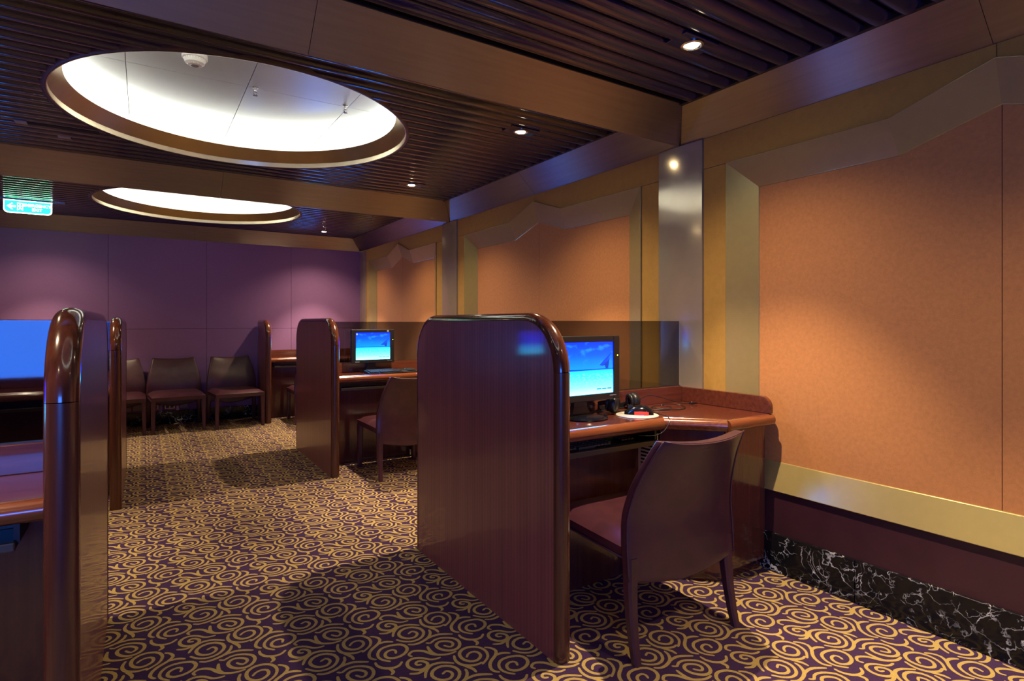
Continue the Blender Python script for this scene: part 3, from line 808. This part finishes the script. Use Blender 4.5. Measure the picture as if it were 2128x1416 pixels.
def make_glass(label, loc, sx=1):
    t_ = thing('glass_screen', label, 'glass screen', loc, 0, 'smoked glass screens behind the desks')
    bm = bm_new(); x = sorted((sx * -1.276, sx * -0.018)); box(bm, (x[0], -0.006, 0.846), (x[1], 0.004, 1.209), 0.0015, 1); obj('pane', bm, M['glass'], t_)
    bm = bm_new(); box(bm, (x[0], -0.010, 0.836), (x[1], 0.010, 0.8485)); obj('channel', bm, M['slat_trim'], t_)
    return t_
make_glass('smoked glass screen behind the monitor on the headphones desk', (XW, YG[0] + 0.008, 0))
make_glass('smoked glass screen behind the monitor on the desk with the keyboard on top', (XW, YG[1] + 0.008, 0))
make_glass('smoked glass screen with a blue reflection, across the aisle from the headphones desk', (XL, YG[0] + 0.008, 0), -1)
make_glass('smoked glass screen across the aisle from the desk with the keyboard on top', (XL, YG[1] + 0.008, 0), -1)

# ---------------------------------------------------------------- monitors
def make_monitor(label, loc, rz, sticker=False):
    t_ = thing('monitor', label, 'monitor', loc, rz, 'black computer monitors')
    zc = 0.232
    bm = bm_new()
    BW, BT, BB = 0.196, 0.147, -0.150
    for lo, hi in (((-BW, BB), (-SWD / 2, BT)), ((SWD / 2, BB), (BW, BT)), ((-SWD / 2, BB), (SWD / 2, -SHT / 2)), ((-SWD / 2, SHT / 2), (SWD / 2, BT))):
        box(bm, (lo[0], -0.022, zc + lo[1]), (hi[0], 0.006, zc + hi[1]), 0.003)
    obj('bezel', bm, M['black'], t_)
    bm = bm_new(); rings = []
    for y, s in ((0.004, 1.0), (0.030, 0.98), (0.050, 0.80), (0.062, 0.55)):
        rings.append([(x * s * BW * 0.995, y, zc + z * s * 0.146) for x, z in ((-1, -1), (1, -1), (1, 1), (-1, 1))])
    loft(bm, rings); obj('housing', bm, M['black'], t_)
    bm = bm_new(); A = [bm.verts.new((x * SWD / 2, 0, z * SHT / 2)) for x, z in ((-1, -1), (1, -1), (1, 1), (-1, 1))]; bm.faces.new(A)
    sc_ = obj('screen', bm, M['screen'], t_, loc=(0, -0.0165, zc))
    def flat(name, pts, mat, y=-0.0007):
        bm = bm_new(); bm.faces.new([bm.verts.new((p[0] * SWD, y, p[1] * SHT)) for p in pts]); obj(name, bm, M[mat], sc_)
    flat('sail_picture', [(0.22, 0.05), (0.47, 0.30), (0.40, 0.16), (0.33, 0.05), (0.29, 0.03)], 'sail_light')
    flat('sail_picture', [(0.29, 0.05), (0.36, 0.10), (0.43, 0.19), (0.41, 0.05), (0.40, -0.02), (0.35, -0.02), (0.33, 0.04)], 'sail', -0.0009)
    flat('island_picture', [(-0.5, -0.035), (-0.42, -0.022), (-0.33, -0.014), (-0.25, -0.022), (-0.15, -0.032), (-0.05, -0.024), (0.05, -0.022), (0.15, -0.034), (0.3, -0.036), (-0.5, -0.042)], 'sail', -0.0005)
    for k in range(3):
        x0 = 0.17 + k * 0.105
        flat('screen_caption', [(x0, -0.425), (x0 + 0.09, -0.425), (x0 + 0.09, -0.400), (x0, -0.400)], 'print_blue')
    flat('screen_icon', [(-0.49, 0.42), (-0.45, 0.42), (-0.45, 0.47), (-0.49, 0.47)], 'print_white')
    flat('screen_icon', [(-0.485, 0.455), (-0.46, 0.455), (-0.46, 0.485), (-0.485, 0.485)], 'print_white')
    bm = bm_new(); box(bm, (-0.165, -0.0228, zc - 0.1405), (-0.125, -0.0218, zc - 0.134)); obj('logo_plate', bm, M['grey'], t_)
    bm = bm_new(); box(bm, (0.13, -0.0228, zc - 0.133), (0.172, -0.0218, zc - 0.130)); obj('label_strip', bm, M['grey'], t_)
    bm = bm_new(); lathe(bm, [(0, -0.0012), (0.0032, 0), (0, 0.001)], 12); l_ = obj('power_light', bm, M['led_green'], t_, loc=(0.181, -0.0225, zc + 0.055)); l_.rotation_euler = (-PI / 2, 0, 0)
    if sticker:
        bm = bm_new(); lathe(bm, [(0, -0.0006), (0.010, 0), (0, 0.001)], 20); l_ = obj('round_sticker', bm, M['grey'], t_, loc=(0.135, -0.0224, zc + 0.133)); l_.rotation_euler = (-PI / 2, 0, 0)
    bm = bm_new(); rings = []
    for z, hw_, y0, y1 in ((0.016, 0.055, 0.030, 0.062), (0.05, 0.040, 0.036, 0.062), (0.16, 0.036, 0.040, 0.062), (0.24, 0.036, 0.040, 0.062)):
        rings.append([(-hw_, y0, z), (hw_, y0, z), (hw_, y1, z), (-hw_, y1, z)])
    loft(bm, rings); obj('neck', bm, M['black'], t_)
    bm = bm_new(); lathe(bm, [(0.0, 0.0), (0.108, 0.0), (0.112, 0.006), (0.106, 0.014), (0.085, 0.018), (0.0, 0.020)], 40); b_ = obj('base', bm, M['black_gloss'], t_, True, 40, loc=(0, 0.015, 0))
    return t_
mz = 0.760
make_monitor('black monitor with a tropical sea picture beside the headphones', (1.702, 2.01, mz), math.radians(2))
m2 = make_monitor('black monitor with a round sticker, behind the keyboard', (1.718, 4.955, mz), 0, True)
m3 = make_monitor('black monitor on the desk against the purple wall', (1.93, 7.72, mz), 0)
dup(m3, (-0.98, 2.01, mz), 0, 'black monitor across the aisle from the headphones desk')
dup(m3, (-1.00, 4.955, mz), math.radians(-4), 'black monitor across the aisle from the keyboard on the desk')

# ---------------------------------------------------------------- keyboards
def make_keyboard(label, loc, rz, legs=True):
    t_ = thing('keyboard', label, 'keyboard', loc, rz, 'black keyboards')
    bm = bm_new()
    prism(bm, [(-0.078, 0.0), (0.078, 0.0), (0.078, 0.026), (-0.070, 0.011), (-0.078, 0.008)], -0.222, 0.222, 'x', 0.002, 1); obj('body', bm, M['black'], t_)
    rows = [(-0.060, 14), (-0.041, 15), (-0.022, 15), (-0.003, 15), (0.016, 15), (0.046, 13)]
    me = None
    for y, n in rows:
        for k in range(n):
            if y < -0.05 and 4 <= k <= 8: continue
            x = -0.205 + k * 0.0192
            if me is None:
                bm = bm_new(); rings = [[(-a, -a, z), (a, -a, z), (a, a, z), (-a, a, z)] for a, z in ((0.0086, 0), (0.0068, 0.006))]; loft(bm, rings); me = mesh_of('key', bm, M['key'])
            obj('key', me, None, t_, loc=(x, y, 0.0155 + (y + 0.078) * 0.095))
        if y > -0.05:
            for k in range(4): obj('key', me, None, t_, loc=(0.145 + k * 0.0192, y, 0.0155 + (y + 0.078) * 0.095))
    bm = bm_new(); box(bm, (-0.125, -0.068, 0.012), (-0.035, -0.052, 0.0225), 0.002); obj('space_bar', bm, M['key'], t_)
    for k in range(3):
        bm = bm_new(); box(bm, (0.150 + k * 0.016, 0.061, 0.0250), (0.154 + k * 0.016, 0.064, 0.0264)); obj('status_light', bm, M['led_green'], t_)
    return t_
make_keyboard('black keyboard lying on the desk top in front of the monitor with the sticker', (1.83, 4.785, mz), math.radians(1))
make_keyboard('black keyboard on the pull-out tray under the headphones desk', (1.66, 1.925, 0.652), 0)

# ---------------------------------------------------------------- mouse pad, mouse, headphones, cables on the near desk
t_ = thing('mouse_pad', 'pale grey oval mouse pad under the glowing mouse', 'mouse pad', (1.968, 1.950, mz))
bm = bm_new(); lathe(bm, [(0, 0), (0.100, 0), (0.101, 0.002), (0.099, 0.004), (0, 0.004)], 48); obj('mat', bm, M['pad'], t_, True, 40)
bm = bm_new(); box(bm, (-0.045, -0.060, 0.0040), (-0.020, -0.050, 0.0043)); box(bm, (-0.018, -0.062, 0.0040), (-0.008, -0.054, 0.0043)); obj('print', bm, M['grey'], t_)
t_ = thing('mouse', 'glossy black mouse glowing red on the grey pad', 'mouse', (1.985, 1.955, mz + 0.0042), math.radians(45))
t_.scale = (1.3, 1.3, 1.3)
bm = bm_new(); rings = []
for u in [k / 10 for k in range(11)]:
    y = -0.052 + 0.104 * u; wd = 0.031 * (math.sin(PI * (0.12 + 0.76 * u)) ** 0.6); hgt = 0.036 * (math.sin(PI * (0.10 + 0.80 * u)) ** 0.8) * (1.1 - 0.35 * u)
    rings.append([(wd * math.cos(a), y, max(0.0, hgt * math.sin(a))) for a in [k * PI / 12 for k in range(13)]])
loft(bm, rings); obj('shell', bm, M['black_gloss'], t_, True, 60)
bm = bm_new(); rings = []
for u in (0, 0.33, 0.66, 1):
    y = -0.034 + 0.050 * u; k_ = 1.15 - 0.5 * abs(u - 0.5)
    rings.append([(-0.0302 * (1 - 0.03 * abs(u - .5)) - 0.0012, y, 0.002), (-0.0290, y, 0.002), (-0.0265, y, 0.004 + 0.008 * k_), (-0.0296, y, 0.004 + 0.008 * k_)])
loft(bm, rings); obj('red_glow_window', bm, M['led_red'], t_)
bm = bm_new(); lathe(bm, [(0.0, -0.004), (0.009, -0.004), (0.010, 0), (0.009, 0.004), (0, 0.004)], 16); l_ = obj('scroll_wheel', bm, M['rubber'], t_, loc=(0, 0.030, 0.024)); l_.rotation_euler = (0, PI / 2, 0)

t_ = thing('headphones', 'black headphones lying beside the monitor and mouse pad', 'headphones', (1.98, 2.085, mz))
def ear(x, y, z, rz, tilt):
    bm = bm_new(); lathe(bm, [(0, -0.022), (0.030, -0.022), (0.040, -0.016), (0.043, -0.004), (0.041, 0.010), (0.030, 0.019), (0, 0.021)], 28)
    e_ = obj('ear_cup', bm, M['black'], t_, True, 50, loc=(x, y, z)); e_.rotation_euler = (PI / 2 + tilt, 0, rz)
    bm = bm_new()
    pr = [(0.030 + 0.011 * math.cos(a), -0.026 + 0.009 * math.sin(a)) for a in [k * PI / 4 for k in range(8)]]
    lathe(bm, pr, 28, close=True); obj('ear_cushion', bm, M['rubber'], e_, True)
ear(-0.060, -0.030, 0.044, math.radians(25), 0.15); ear(0.115, 0.010, 0.044, math.radians(70), -0.1)
bm = bm_new(); pts = crom([(-0.072, -0.015, 0.055), (-0.090, 0.045, 0.040), (-0.050, 0.075, 0.014), (0.030, 0.080, 0.012), (0.105, 0.070, 0.020), (0.125, 0.025, 0.052)], 6)
rings = []
for i, p in enumerate(pts):
    d = (pts[min(i + 1, len(pts) - 1)] - pts[max(i - 1, 0)]).normalized(); s = d.cross(Vector((0, 0, 1))).normalized(); q = Vector((0, 0, 1))
    rings.append([p + s * a * 0.005 + q * b * 0.011 for a, b in ((-1, -1), (1, -1), (1, 1), (-1, 1))])
loft(bm, rings); obj('headband', bm, M['black'], t_)

def cable(name, label, pts, r=0.0022, parts=None):
    p0 = Vector(pts[0]); t_ = thing(name, label, 'cable', p0)
    bm = bm_new(); tube(bm, [Vector(p) - p0 for p in crom(pts, 6)], r, 6); obj('cord', bm, M['rubber'], t_, True)
    return t_
z0 = mz + 0.003
cable('mouse_cable', 'thin black mouse cable drooping over the desk edge below the mouse pad', [(1.930, 2.010, z0 + 0.012), (1.935, 2.052, z0 + 0.002), (1.99, 2.072, z0), (2.06, 2.045, z0), (2.088, 1.97, z0), (2.070, 1.895, z0), (2.046, 1.830, z0), (2.026, 1.803, 0.745), (1.985, 1.802, 0.705), (1.93, 1.812, 0.690), (1.86, 1.838, 0.694)], 0.0018)
c_ = cable('headphone_cable', 'black headphone cable looping over the desk to a jack plug by the side upstand', [(2.10, 2.075, z0 + 0.02), (2.16, 2.11, z0 + 0.045), (2.24, 2.12, z0 + 0.055), (2.34, 2.10, z0 + 0.03), (2.42, 2.065, z0 + 0.006), (2.455, 2.05, z0 + 0.004)], 0.0024)
bm = bm_new(); tube(bm, [(0.355, -0.025, -0.016), (0.372, -0.032, -0.016), (0.40, -0.042, -0.016)], 0.005, 8, [0.004, 0.0055, 0.003]); obj('jack_plug', bm, M['black_gloss'], c_, True)
bm = bm_new(); tube(bm, [(0.367, -0.031, -0.010), (0.374, -0.034, -0.010)], 0.003, 8); obj('plug_ring', bm, M['steel'], c_, True)
cable('coiled_cable', 'tangled black cable in loops between the headphones and the side upstand', [(2.12, 2.04, z0), (2.17, 1.99, z0), (2.24, 1.985, z0), (2.28, 2.03, z0 + 0.004), (2.24, 2.075, z0 + 0.006), (2.18, 2.06, z0 + 0.004), (2.17, 2.02, z0 + 0.006), (2.25, 1.955, z0), (2.33, 1.97, z0), (2.36, 2.02, z0 + 0.004), (2.31, 2.06, z0 + 0.012), (2.24, 2.05, z0 + 0.012)], 0.0022)
cable('power_cable', 'black power cable on the desk behind the monitor base', [(1.62, 2.14, z0 + 0.002), (1.70, 2.135, z0 + 0.004), (1.80, 2.12, z0 + 0.002), (1.90, 2.125, z0), (2.02, 2.15, z0), (2.14, 2.14, z0)], 0.004)

# ---------------------------------------------------------------- chairs
def make_chair(label, loc, rz, group=None):
    t_ = thing('leather_chair', label, 'chair', loc, rz, group)
    # local: +y is the front; origin on the floor under the seat centre
    YR = -0.245
    def back_c(s, u):
        """u 0..1 from the skirt hem to the top edge, s -1..1 across"""
        z = 0.285 + (0.790 - 0.285) * u
        wds = [(0.0, 0.272), (0.25, 0.274), (0.45, 0.268), (0.65, 0.252), (0.85, 0.225), (1.0, 0.206)]
        for (a, wa_), (b, wb_) in zip(wds[:-1], wds[1:]):
            if u <= b + 1e-9: hw_ = wa_ + (wb_ - wa_) * (u - a) / (b - a); break
        lean = -0.135 * max(0.0, (z - 0.47) / 0.32) ** 1.6
        curve = 0.030 * (s * s) * u + 0.008 * math.sin(3 * s + 2) * (1 - u) * 0.6
        zz = z - 0.016 * (1 - s * s) * u ** 4 - (1 - u) ** 3 * 0.050 * (1 - abs(s) ** 1.5)
        return Vector((s * hw_, YR + lean + curve, zz))
    NS, NU = 14, 16; bm = bm_new(); rings = []
    for j in range(NU + 1):
        u = j / NU; th = 0.027 + 0.003 * u
        ring = []
        for i in range(NS + 1):
            s = -1 + 2 * i / NS; e = 1 - 0.35 * abs(s) ** 6
            ring.append(back_c(s, u) + Vector((0, th * e, 0)))
        for i in range(NS, -1, -1):
            s = -1 + 2 * i / NS; e = 1 - 0.35 * abs(s) ** 6
            ring.append(back_c(s, u) - Vector((0, th * e, 0)))
        rings.append(ring)
    loft(bm, rings, True, False)
    # close the top and the hem with quad strips
    bm.verts.ensure_lookup_table(); n = 2 * (NS + 1)
    for base_ in (0, NU * n):
        for i in range(NS):
            q = [bm.verts[base_ + i], bm.verts[base_ + i + 1], bm.verts[base_ + n - 2 - i], bm.verts[base_ + n - 1 - i]]
            try: bm.faces.new(q)
            except ValueError: pass
    bmesh.ops.recalc_face_normals(bm, faces=bm.faces[:])
    te = [e for e in bm.edges if len(e.link_faces) == 2 and e.calc_face_angle(0) > 0.9]
    bmesh.ops.bevel(bm, geom=te, offset=0.006, segments=2, profile=0.5, affect='EDGES')
    bk = obj('backrest', bm, M['leather'], t_, True, 60)
    for s in (-1, 1):
        bm = bm_new(); tube(bm, [back_c(s, j / 14) + Vector((s * 0.001, -0.019, 0)) for j in range(15)], 0.0032, 6); obj('piping', bm, M['piping'], bk, True)
    bm = bm_new(); tube(bm, [back_c(-1 + 2 * i / 12, 1.0) + Vector((0, -0.019, 0.0)) for i in range(13)], 0.0032, 6); obj('piping', bm, M['piping'], bk, True)
    # seat: padded slab
    bm = bm_new(); NX, NY = 12, 12; rings = []
    def seat_edge(u):           # half width from back to front
        return 0.268 - 0.012 * u
    top, bot = [], []
    for j in range(NY + 1):
        v_ = j / NY; y = YR + 0.015 + (0.262 - YR - 0.015) * v_
        rt, rb = [], []
        for i in range(NX + 1):
            s = -1 + 2 * i / NX; x = s * seat_edge(v_)
            fall = (1 - abs(s) ** 5) * (1 - max(0.0, (v_ - 0.5) * 2) ** 6)
            zt = 0.392 + 0.036 * max(0.0, fall) ** 0.5 - 0.008 * math.exp(-((s / 0.5) ** 2) - ((v_ - 0.5) / 0.3) ** 2)
            rt.append(bm.verts.new((x, y, zt))); rb.append(bm.verts.new((x * 0.985, y - 0.004 * v_, 0.352)))
        top.append(rt); bot.append(rb)
    for j in range(NY):
        for i in range(NX):
            bm.faces.new((top[j][i], top[j][i + 1], top[j + 1][i + 1], top[j + 1][i]))
            bm.faces.new((bot[j][i], bot[j + 1][i], bot[j + 1][i + 1], bot[j][i + 1]))
    for j in range(NY):
        bm.faces.new((top[j][0], top[j + 1][0], bot[j + 1][0], bot[j][0])); bm.faces.new((top[j][NX], bot[j][NX], bot[j + 1][NX], top[j + 1][NX]))
    for i in range(NX):
        bm.faces.new((top[0][i], bot[0][i], bot[0][i + 1], top[0][i + 1])); bm.faces.new((top[NY][i], top[NY][i + 1], bot[NY][i + 1], bot[NY][i]))
    bmesh.ops.recalc_face_normals(bm, faces=bm.faces[:])
    st_ = obj('seat', bm, M['leather'], t_, True, 55)
    pts = [(-seat_edge(0), YR + 0.02, 0.356)] + [(-seat_edge(k / 4) - 0.001, YR + 0.02 + (0.235 - YR) * k / 4, 0.356) for k in range(1, 5)]
    bm = bm_new(); tube(bm, pts, 0.003, 6); obj('piping', bm, M['piping'], st_, True)
    bm = bm_new(); tube(bm, [(-p[0], p[1], p[2]) for p in pts], 0.003, 6); obj('piping', bm, M['piping'], st_, True)
    # legs wrapped in leather; the rear pair sweeps back
    for s in (-1, 1):
        bm = bm_new(); rings = []
        for z, hw_ in ((0.0, 0.0165), (0.02, 0.017), (0.2, 0.020), (0.36, 0.023)):
            c = Vector((s * (0.238 + 0.004 * (1 - z / 0.36)), 0.232, z)); rings.append([c + Vector((a * hw_, b * hw_, 0)) for a, b in ((-1, -.6), (-.6, -1), (.6, -1), (1, -.6), (1, .6), (.6, 1), (-.6, 1), (-1, .6))])
        loft(bm, rings); obj('leg', bm, M['leather'], t_, True, 40)
        bm = bm_new(); rings = []
        for z, hw_, dy in ((0.0, 0.015, -0.045), (0.06, 0.0165, -0.030), (0.15, 0.019, -0.014), (0.25, 0.022, -0.004), (0.36, 0.024, 0.0)):
            c = Vector((s * (0.246 + 0.012 * (1 - z / 0.36)), YR + dy, z)); rings.append([c + Vector((a * hw_, b * hw_, 0)) for a, b in ((-1, -.6), (-.6, -1), (.6, -1), (1, -.6), (1, .6), (.6, 1), (-.6, 1), (-1, .6))])
        loft(bm, rings); obj('leg', bm, M['leather'], t_, True, 40)
    return t_
ch = make_chair('plum leather chair pulled up to the headphones desk', (1.722, 1.715, 0), math.radians(-3))
dup(ch, (1.755, 4.445, 0), math.radians(1), 'plum leather chair pulled up to the desk with the keyboard on top')
dup(ch, (1.76, 7.27, 0), 0, 'plum leather chair at the desk against the purple wall')
dup(ch, (0.912, 7.40, 0), PI + math.radians(4), 'plum leather chair against the purple wall, next to the short partition', 'chairs in a row along the purple wall')
dup(ch, (0.312, 7.45, 0), PI + math.radians(3), 'plum leather chair against the purple wall, in front of the sockets', 'chairs in a row along the purple wall')
dup(ch, (-0.245, 7.46, 0), PI + math.radians(2), 'plum leather chair against the purple wall, in front of the blank plates', 'chairs in a row along the purple wall')

# ---------------------------------------------------------------- fittings
def make_socket(label, x, kind, w_=0.095):
    t_ = thing('wall_socket' if kind else 'blank_plate', label, 'wall socket' if kind else 'wall plate', (x, YF - 0.0005, 0.212))
    bm = bm_new(); box(bm, (-w_ / 2, -0.008, -0.037), (w_ / 2, 0.0, 0.037), 0.002); obj('plate', bm, M['brass_plate'] if kind else M['plate'], t_)
    if kind:
        for s in ((-1, 1) if w_ > 0.08 else (0,)):
            bm = bm_new(); box(bm, (s * 0.022 - 0.017, -0.011, -0.024), (s * 0.022 + 0.017, -0.0075, 0.024), 0.002); ins = obj('socket_insert', bm, M['black'], t_)
            bm = bm_new(); box(bm, (s * 0.022 - 0.012, -0.0125, 0.010), (s * 0.022 + 0.012, -0.0108, 0.020)); obj('socket_tab', bm, M['white'], ins)
    return t_
make_socket('brass framed double wall socket under the chair in front of the sockets', 0.258, 1, 0.108)
make_socket('brass framed single wall socket beside a chair leg', 0.110, 1, 0.07)
make_socket('blank wall plate next to the double wall socket', 0.405, 0, 0.08)
make_socket('large blank wall plate under the chair in front of the blank plates', -0.065, 0, 0.08)
make_socket('narrow blank wall plate next to the large blank plate', -0.150, 0, 0.05)

# smoke detector and sprinklers
t_ = thing('smoke_detector', 'white ribbed smoke detector inside the round cove', 'smoke detector', (0.216, 3.285, ZC + 0.200))
bm = bm_new(); lathe(bm, [(0, 0), (0.056, 0), (0.058, -0.006), (0.058, -0.026), (0.054, -0.030), (0, -0.030)], 40); obj('base', bm, M['white'], t_, True, 40)
bm = bm_new(); lathe(bm, [(0, -0.030), (0.050, -0.030), (0.044, -0.050), (0.030, -0.058), (0.026, -0.060), (0, -0.060)], 40); hd = obj('head', bm, M['white'], t_, True, 40)
me = None
for k in range(24):
    if me is None:
        bm = bm_new(); loft(bm, [[(0.049, -0.0018, -0.030), (0.0525, -0.0018, -0.031), (0.0525, 0.0018, -0.031), (0.049, 0.0018, -0.030)], [(0.029, -0.0014, -0.0565), (0.032, -0.0014, -0.0595), (0.032, 0.0014, -0.0595), (0.029, 0.0014, -0.0565)]]); me = mesh_of('rib', bm, M['white'])
    r_ = obj('rib', me, None, hd); r_.rotation_euler = (0, 0, 2 * PI * k / 24)
bm = bm_new(); lathe(bm, [(0, -0.0602), (0.020, -0.0602), (0.018, -0.063), (0, -0.063)], 24); obj('cap', bm, M['grey'], hd)
def make_sprinkler(label, loc):
    t_ = thing('sprinkler', label, 'sprinkler', loc, 0)
    bm = bm_new(); lathe(bm, [(0, 0), (0.016, 0), (0.017, -0.003), (0.007, -0.006), (0.006, -0.018), (0.010, -0.021), (0.009, -0.027), (0, -0.027)], 16); obj('body', bm, M['steel'], t_, True, 40)
    bm = bm_new(); tube(bm, [(-0.008, 0, -0.024), (-0.010, 0, -0.036), (0, 0, -0.048)], 0.002, 6); tube(bm, [(0.008, 0, -0.024), (0.010, 0, -0.036), (0, 0, -0.048)], 0.002, 6); obj('yoke', bm, M['steel'], t_, True)
    bm = bm_new(); lathe(bm, [(0, -0.047), (0.013, -0.047), (0.013, -0.049), (0, -0.050)], 16); obj('deflector', bm, M['steel'], t_)
    return t_
make_sprinkler('small steel sprinkler head in the middle of the round cove', (0.540, 3.565, ZC + 0.200))
make_sprinkler('small steel sprinkler head near the rim of the round cove', (1.058, 3.555, ZC + 0.200))
make_sprinkler('small steel sprinkler head in the slats beyond the second beam', (2.09, 6.02, ZC - 0.014))

# air slot and plates in the slatted ceiling beside the cove
t_ = thing('air_slot', 'long dark air slot in the slatted ceiling beside the round cove', 'air slot', (-0.40, 4.235, ZC - 0.0145))
bm = bm_new(); box(bm, (-0.16, -0.024, -0.004), (0.175, 0.024, 0.0)); obj('slot', bm, M['dark'], t_)
bm = bm_new(); box(bm, (-0.215, -0.030, -0.007), (-0.160, 0.030, 0.0), 0.002); obj('end_cap', bm, M['grey'], t_)
t_ = thing('ceiling_label', 'small pale label plate on the slats next to the air slot', 'label plate', (-0.412, 4.452, ZC - 0.0145))
bm = bm_new(); box(bm, (-0.032, -0.022, -0.003), (0.032, 0.022, 0.0), 0.001); obj('plate', bm, M['grey'], t_)

# exit sign
t_ = thing('exit_sign', 'green glowing exit sign hanging from the slatted ceiling', 'exit sign', (-0.905, 6.90, ZC - 0.014))
SWI, SH_ = 0.350, 0.118
bm = bm_new(); box(bm, (-0.30, -0.022, -0.014), (0.275, 0.022, 0.0), 0.003); obj('housing', bm, M['steel'], t_)
def rr_poly(hw_, z0_, z1_, r, n=8):
    pts = [(-hw_, z0_), (hw_, z0_)]
    pts += [(hw_ - r + r * math.cos(a), z1_ + r - r * math.sin(a)) for a in [k * PI / 2 / n for k in range(n + 1)]]
    pts += [(-hw_ + r - r * math.sin(a), z1_ + r - r * math.cos(a)) for a in [k * PI / 2 / n for k in range(n + 1)]]
    return pts
bm = bm_new(); prism(bm, rr_poly(SWI / 2, -0.014, -0.014 - SH_, 0.035), -0.004, 0.004, 'y'); obj('face_border', bm, M['sign_white'], t_)
bm = bm_new(); prism(bm, rr_poly(SWI / 2 - 0.009, -0.020, -0.005 - SH_, 0.030), -0.0055, 0.0055, 'y'); fc = obj('face', bm, M['sign_green'], t_)
def flat_sign(name, pts):
    bm = bm_new(); prism(bm, pts, -0.0066, -0.0056, 'y'); obj(name, bm, M['sign_white'], fc)
zc = -0.072
flat_sign('arrow', [(-0.150, zc), (-0.118, zc + 0.028), (-0.106, zc + 0.028), (-0.128, zc + 0.008), (-0.088, zc + 0.008), (-0.088, zc - 0.008), (-0.128, zc - 0.008), (-0.106, zc - 0.028), (-0.118, zc - 0.028)])
flat_sign('door_pictogram', [(-0.078, zc - 0.034), (-0.078, zc + 0.034), (-0.036, zc + 0.034), (-0.036, zc - 0.034), (-0.041, zc - 0.034), (-0.041, zc + 0.029), (-0.073, zc + 0.029), (-0.073, zc - 0.034)])
flat_sign('running_figure', [(-0.070, zc - 0.030), (-0.060, zc - 0.012), (-0.064, zc + 0.004), (-0.070, zc - 0.004), (-0.073, zc + 0.002), (-0.064, zc + 0.014), (-0.054, zc + 0.012), (-0.046, zc + 0.004), (-0.044, zc + 0.008), (-0.052, zc - 0.002), (-0.054, zc - 0.008), (-0.046, zc - 0.014), (-0.046, zc - 0.030), (-0.051, zc - 0.030), (-0.052, zc - 0.017), (-0.058, zc - 0.014), (-0.065, zc - 0.032)])
flat_sign('running_figure_head', [(-0.056 + 0.005 * math.cos(k * PI / 5), zc + 0.021 + 0.005 * math.sin(k * PI / 5)) for k in range(10)])
def sign_text(txt, size, x, z):
    cu = bpy.data.curves.new('sign_text', 'FONT'); cu.body = txt; cu.size = size; cu.align_x = 'CENTER'; cu.extrude = 0.0006; cu.offset = 0.0009
    o = bpy.data.objects.new('lettering', cu); COL.objects.link(o)
    dg = bpy.context.evaluated_depsgraph_get(); me = bpy.data.meshes.new_from_object(o.evaluated_get(dg))
    bpy.data.objects.remove(o)
    me.materials.clear(); me.materials.append(M['sign_white'])
    o = bpy.data.objects.new('lettering', me); COL.objects.link(o); o.parent = fc
    o.rotation_euler = (PI / 2, 0, 0); o.location = (x, -0.0062, z)
sign_text('EMERGENCY', 0.036, 0.065, zc + 0.006); sign_text('EXIT', 0.036, 0.065, zc - 0.032)
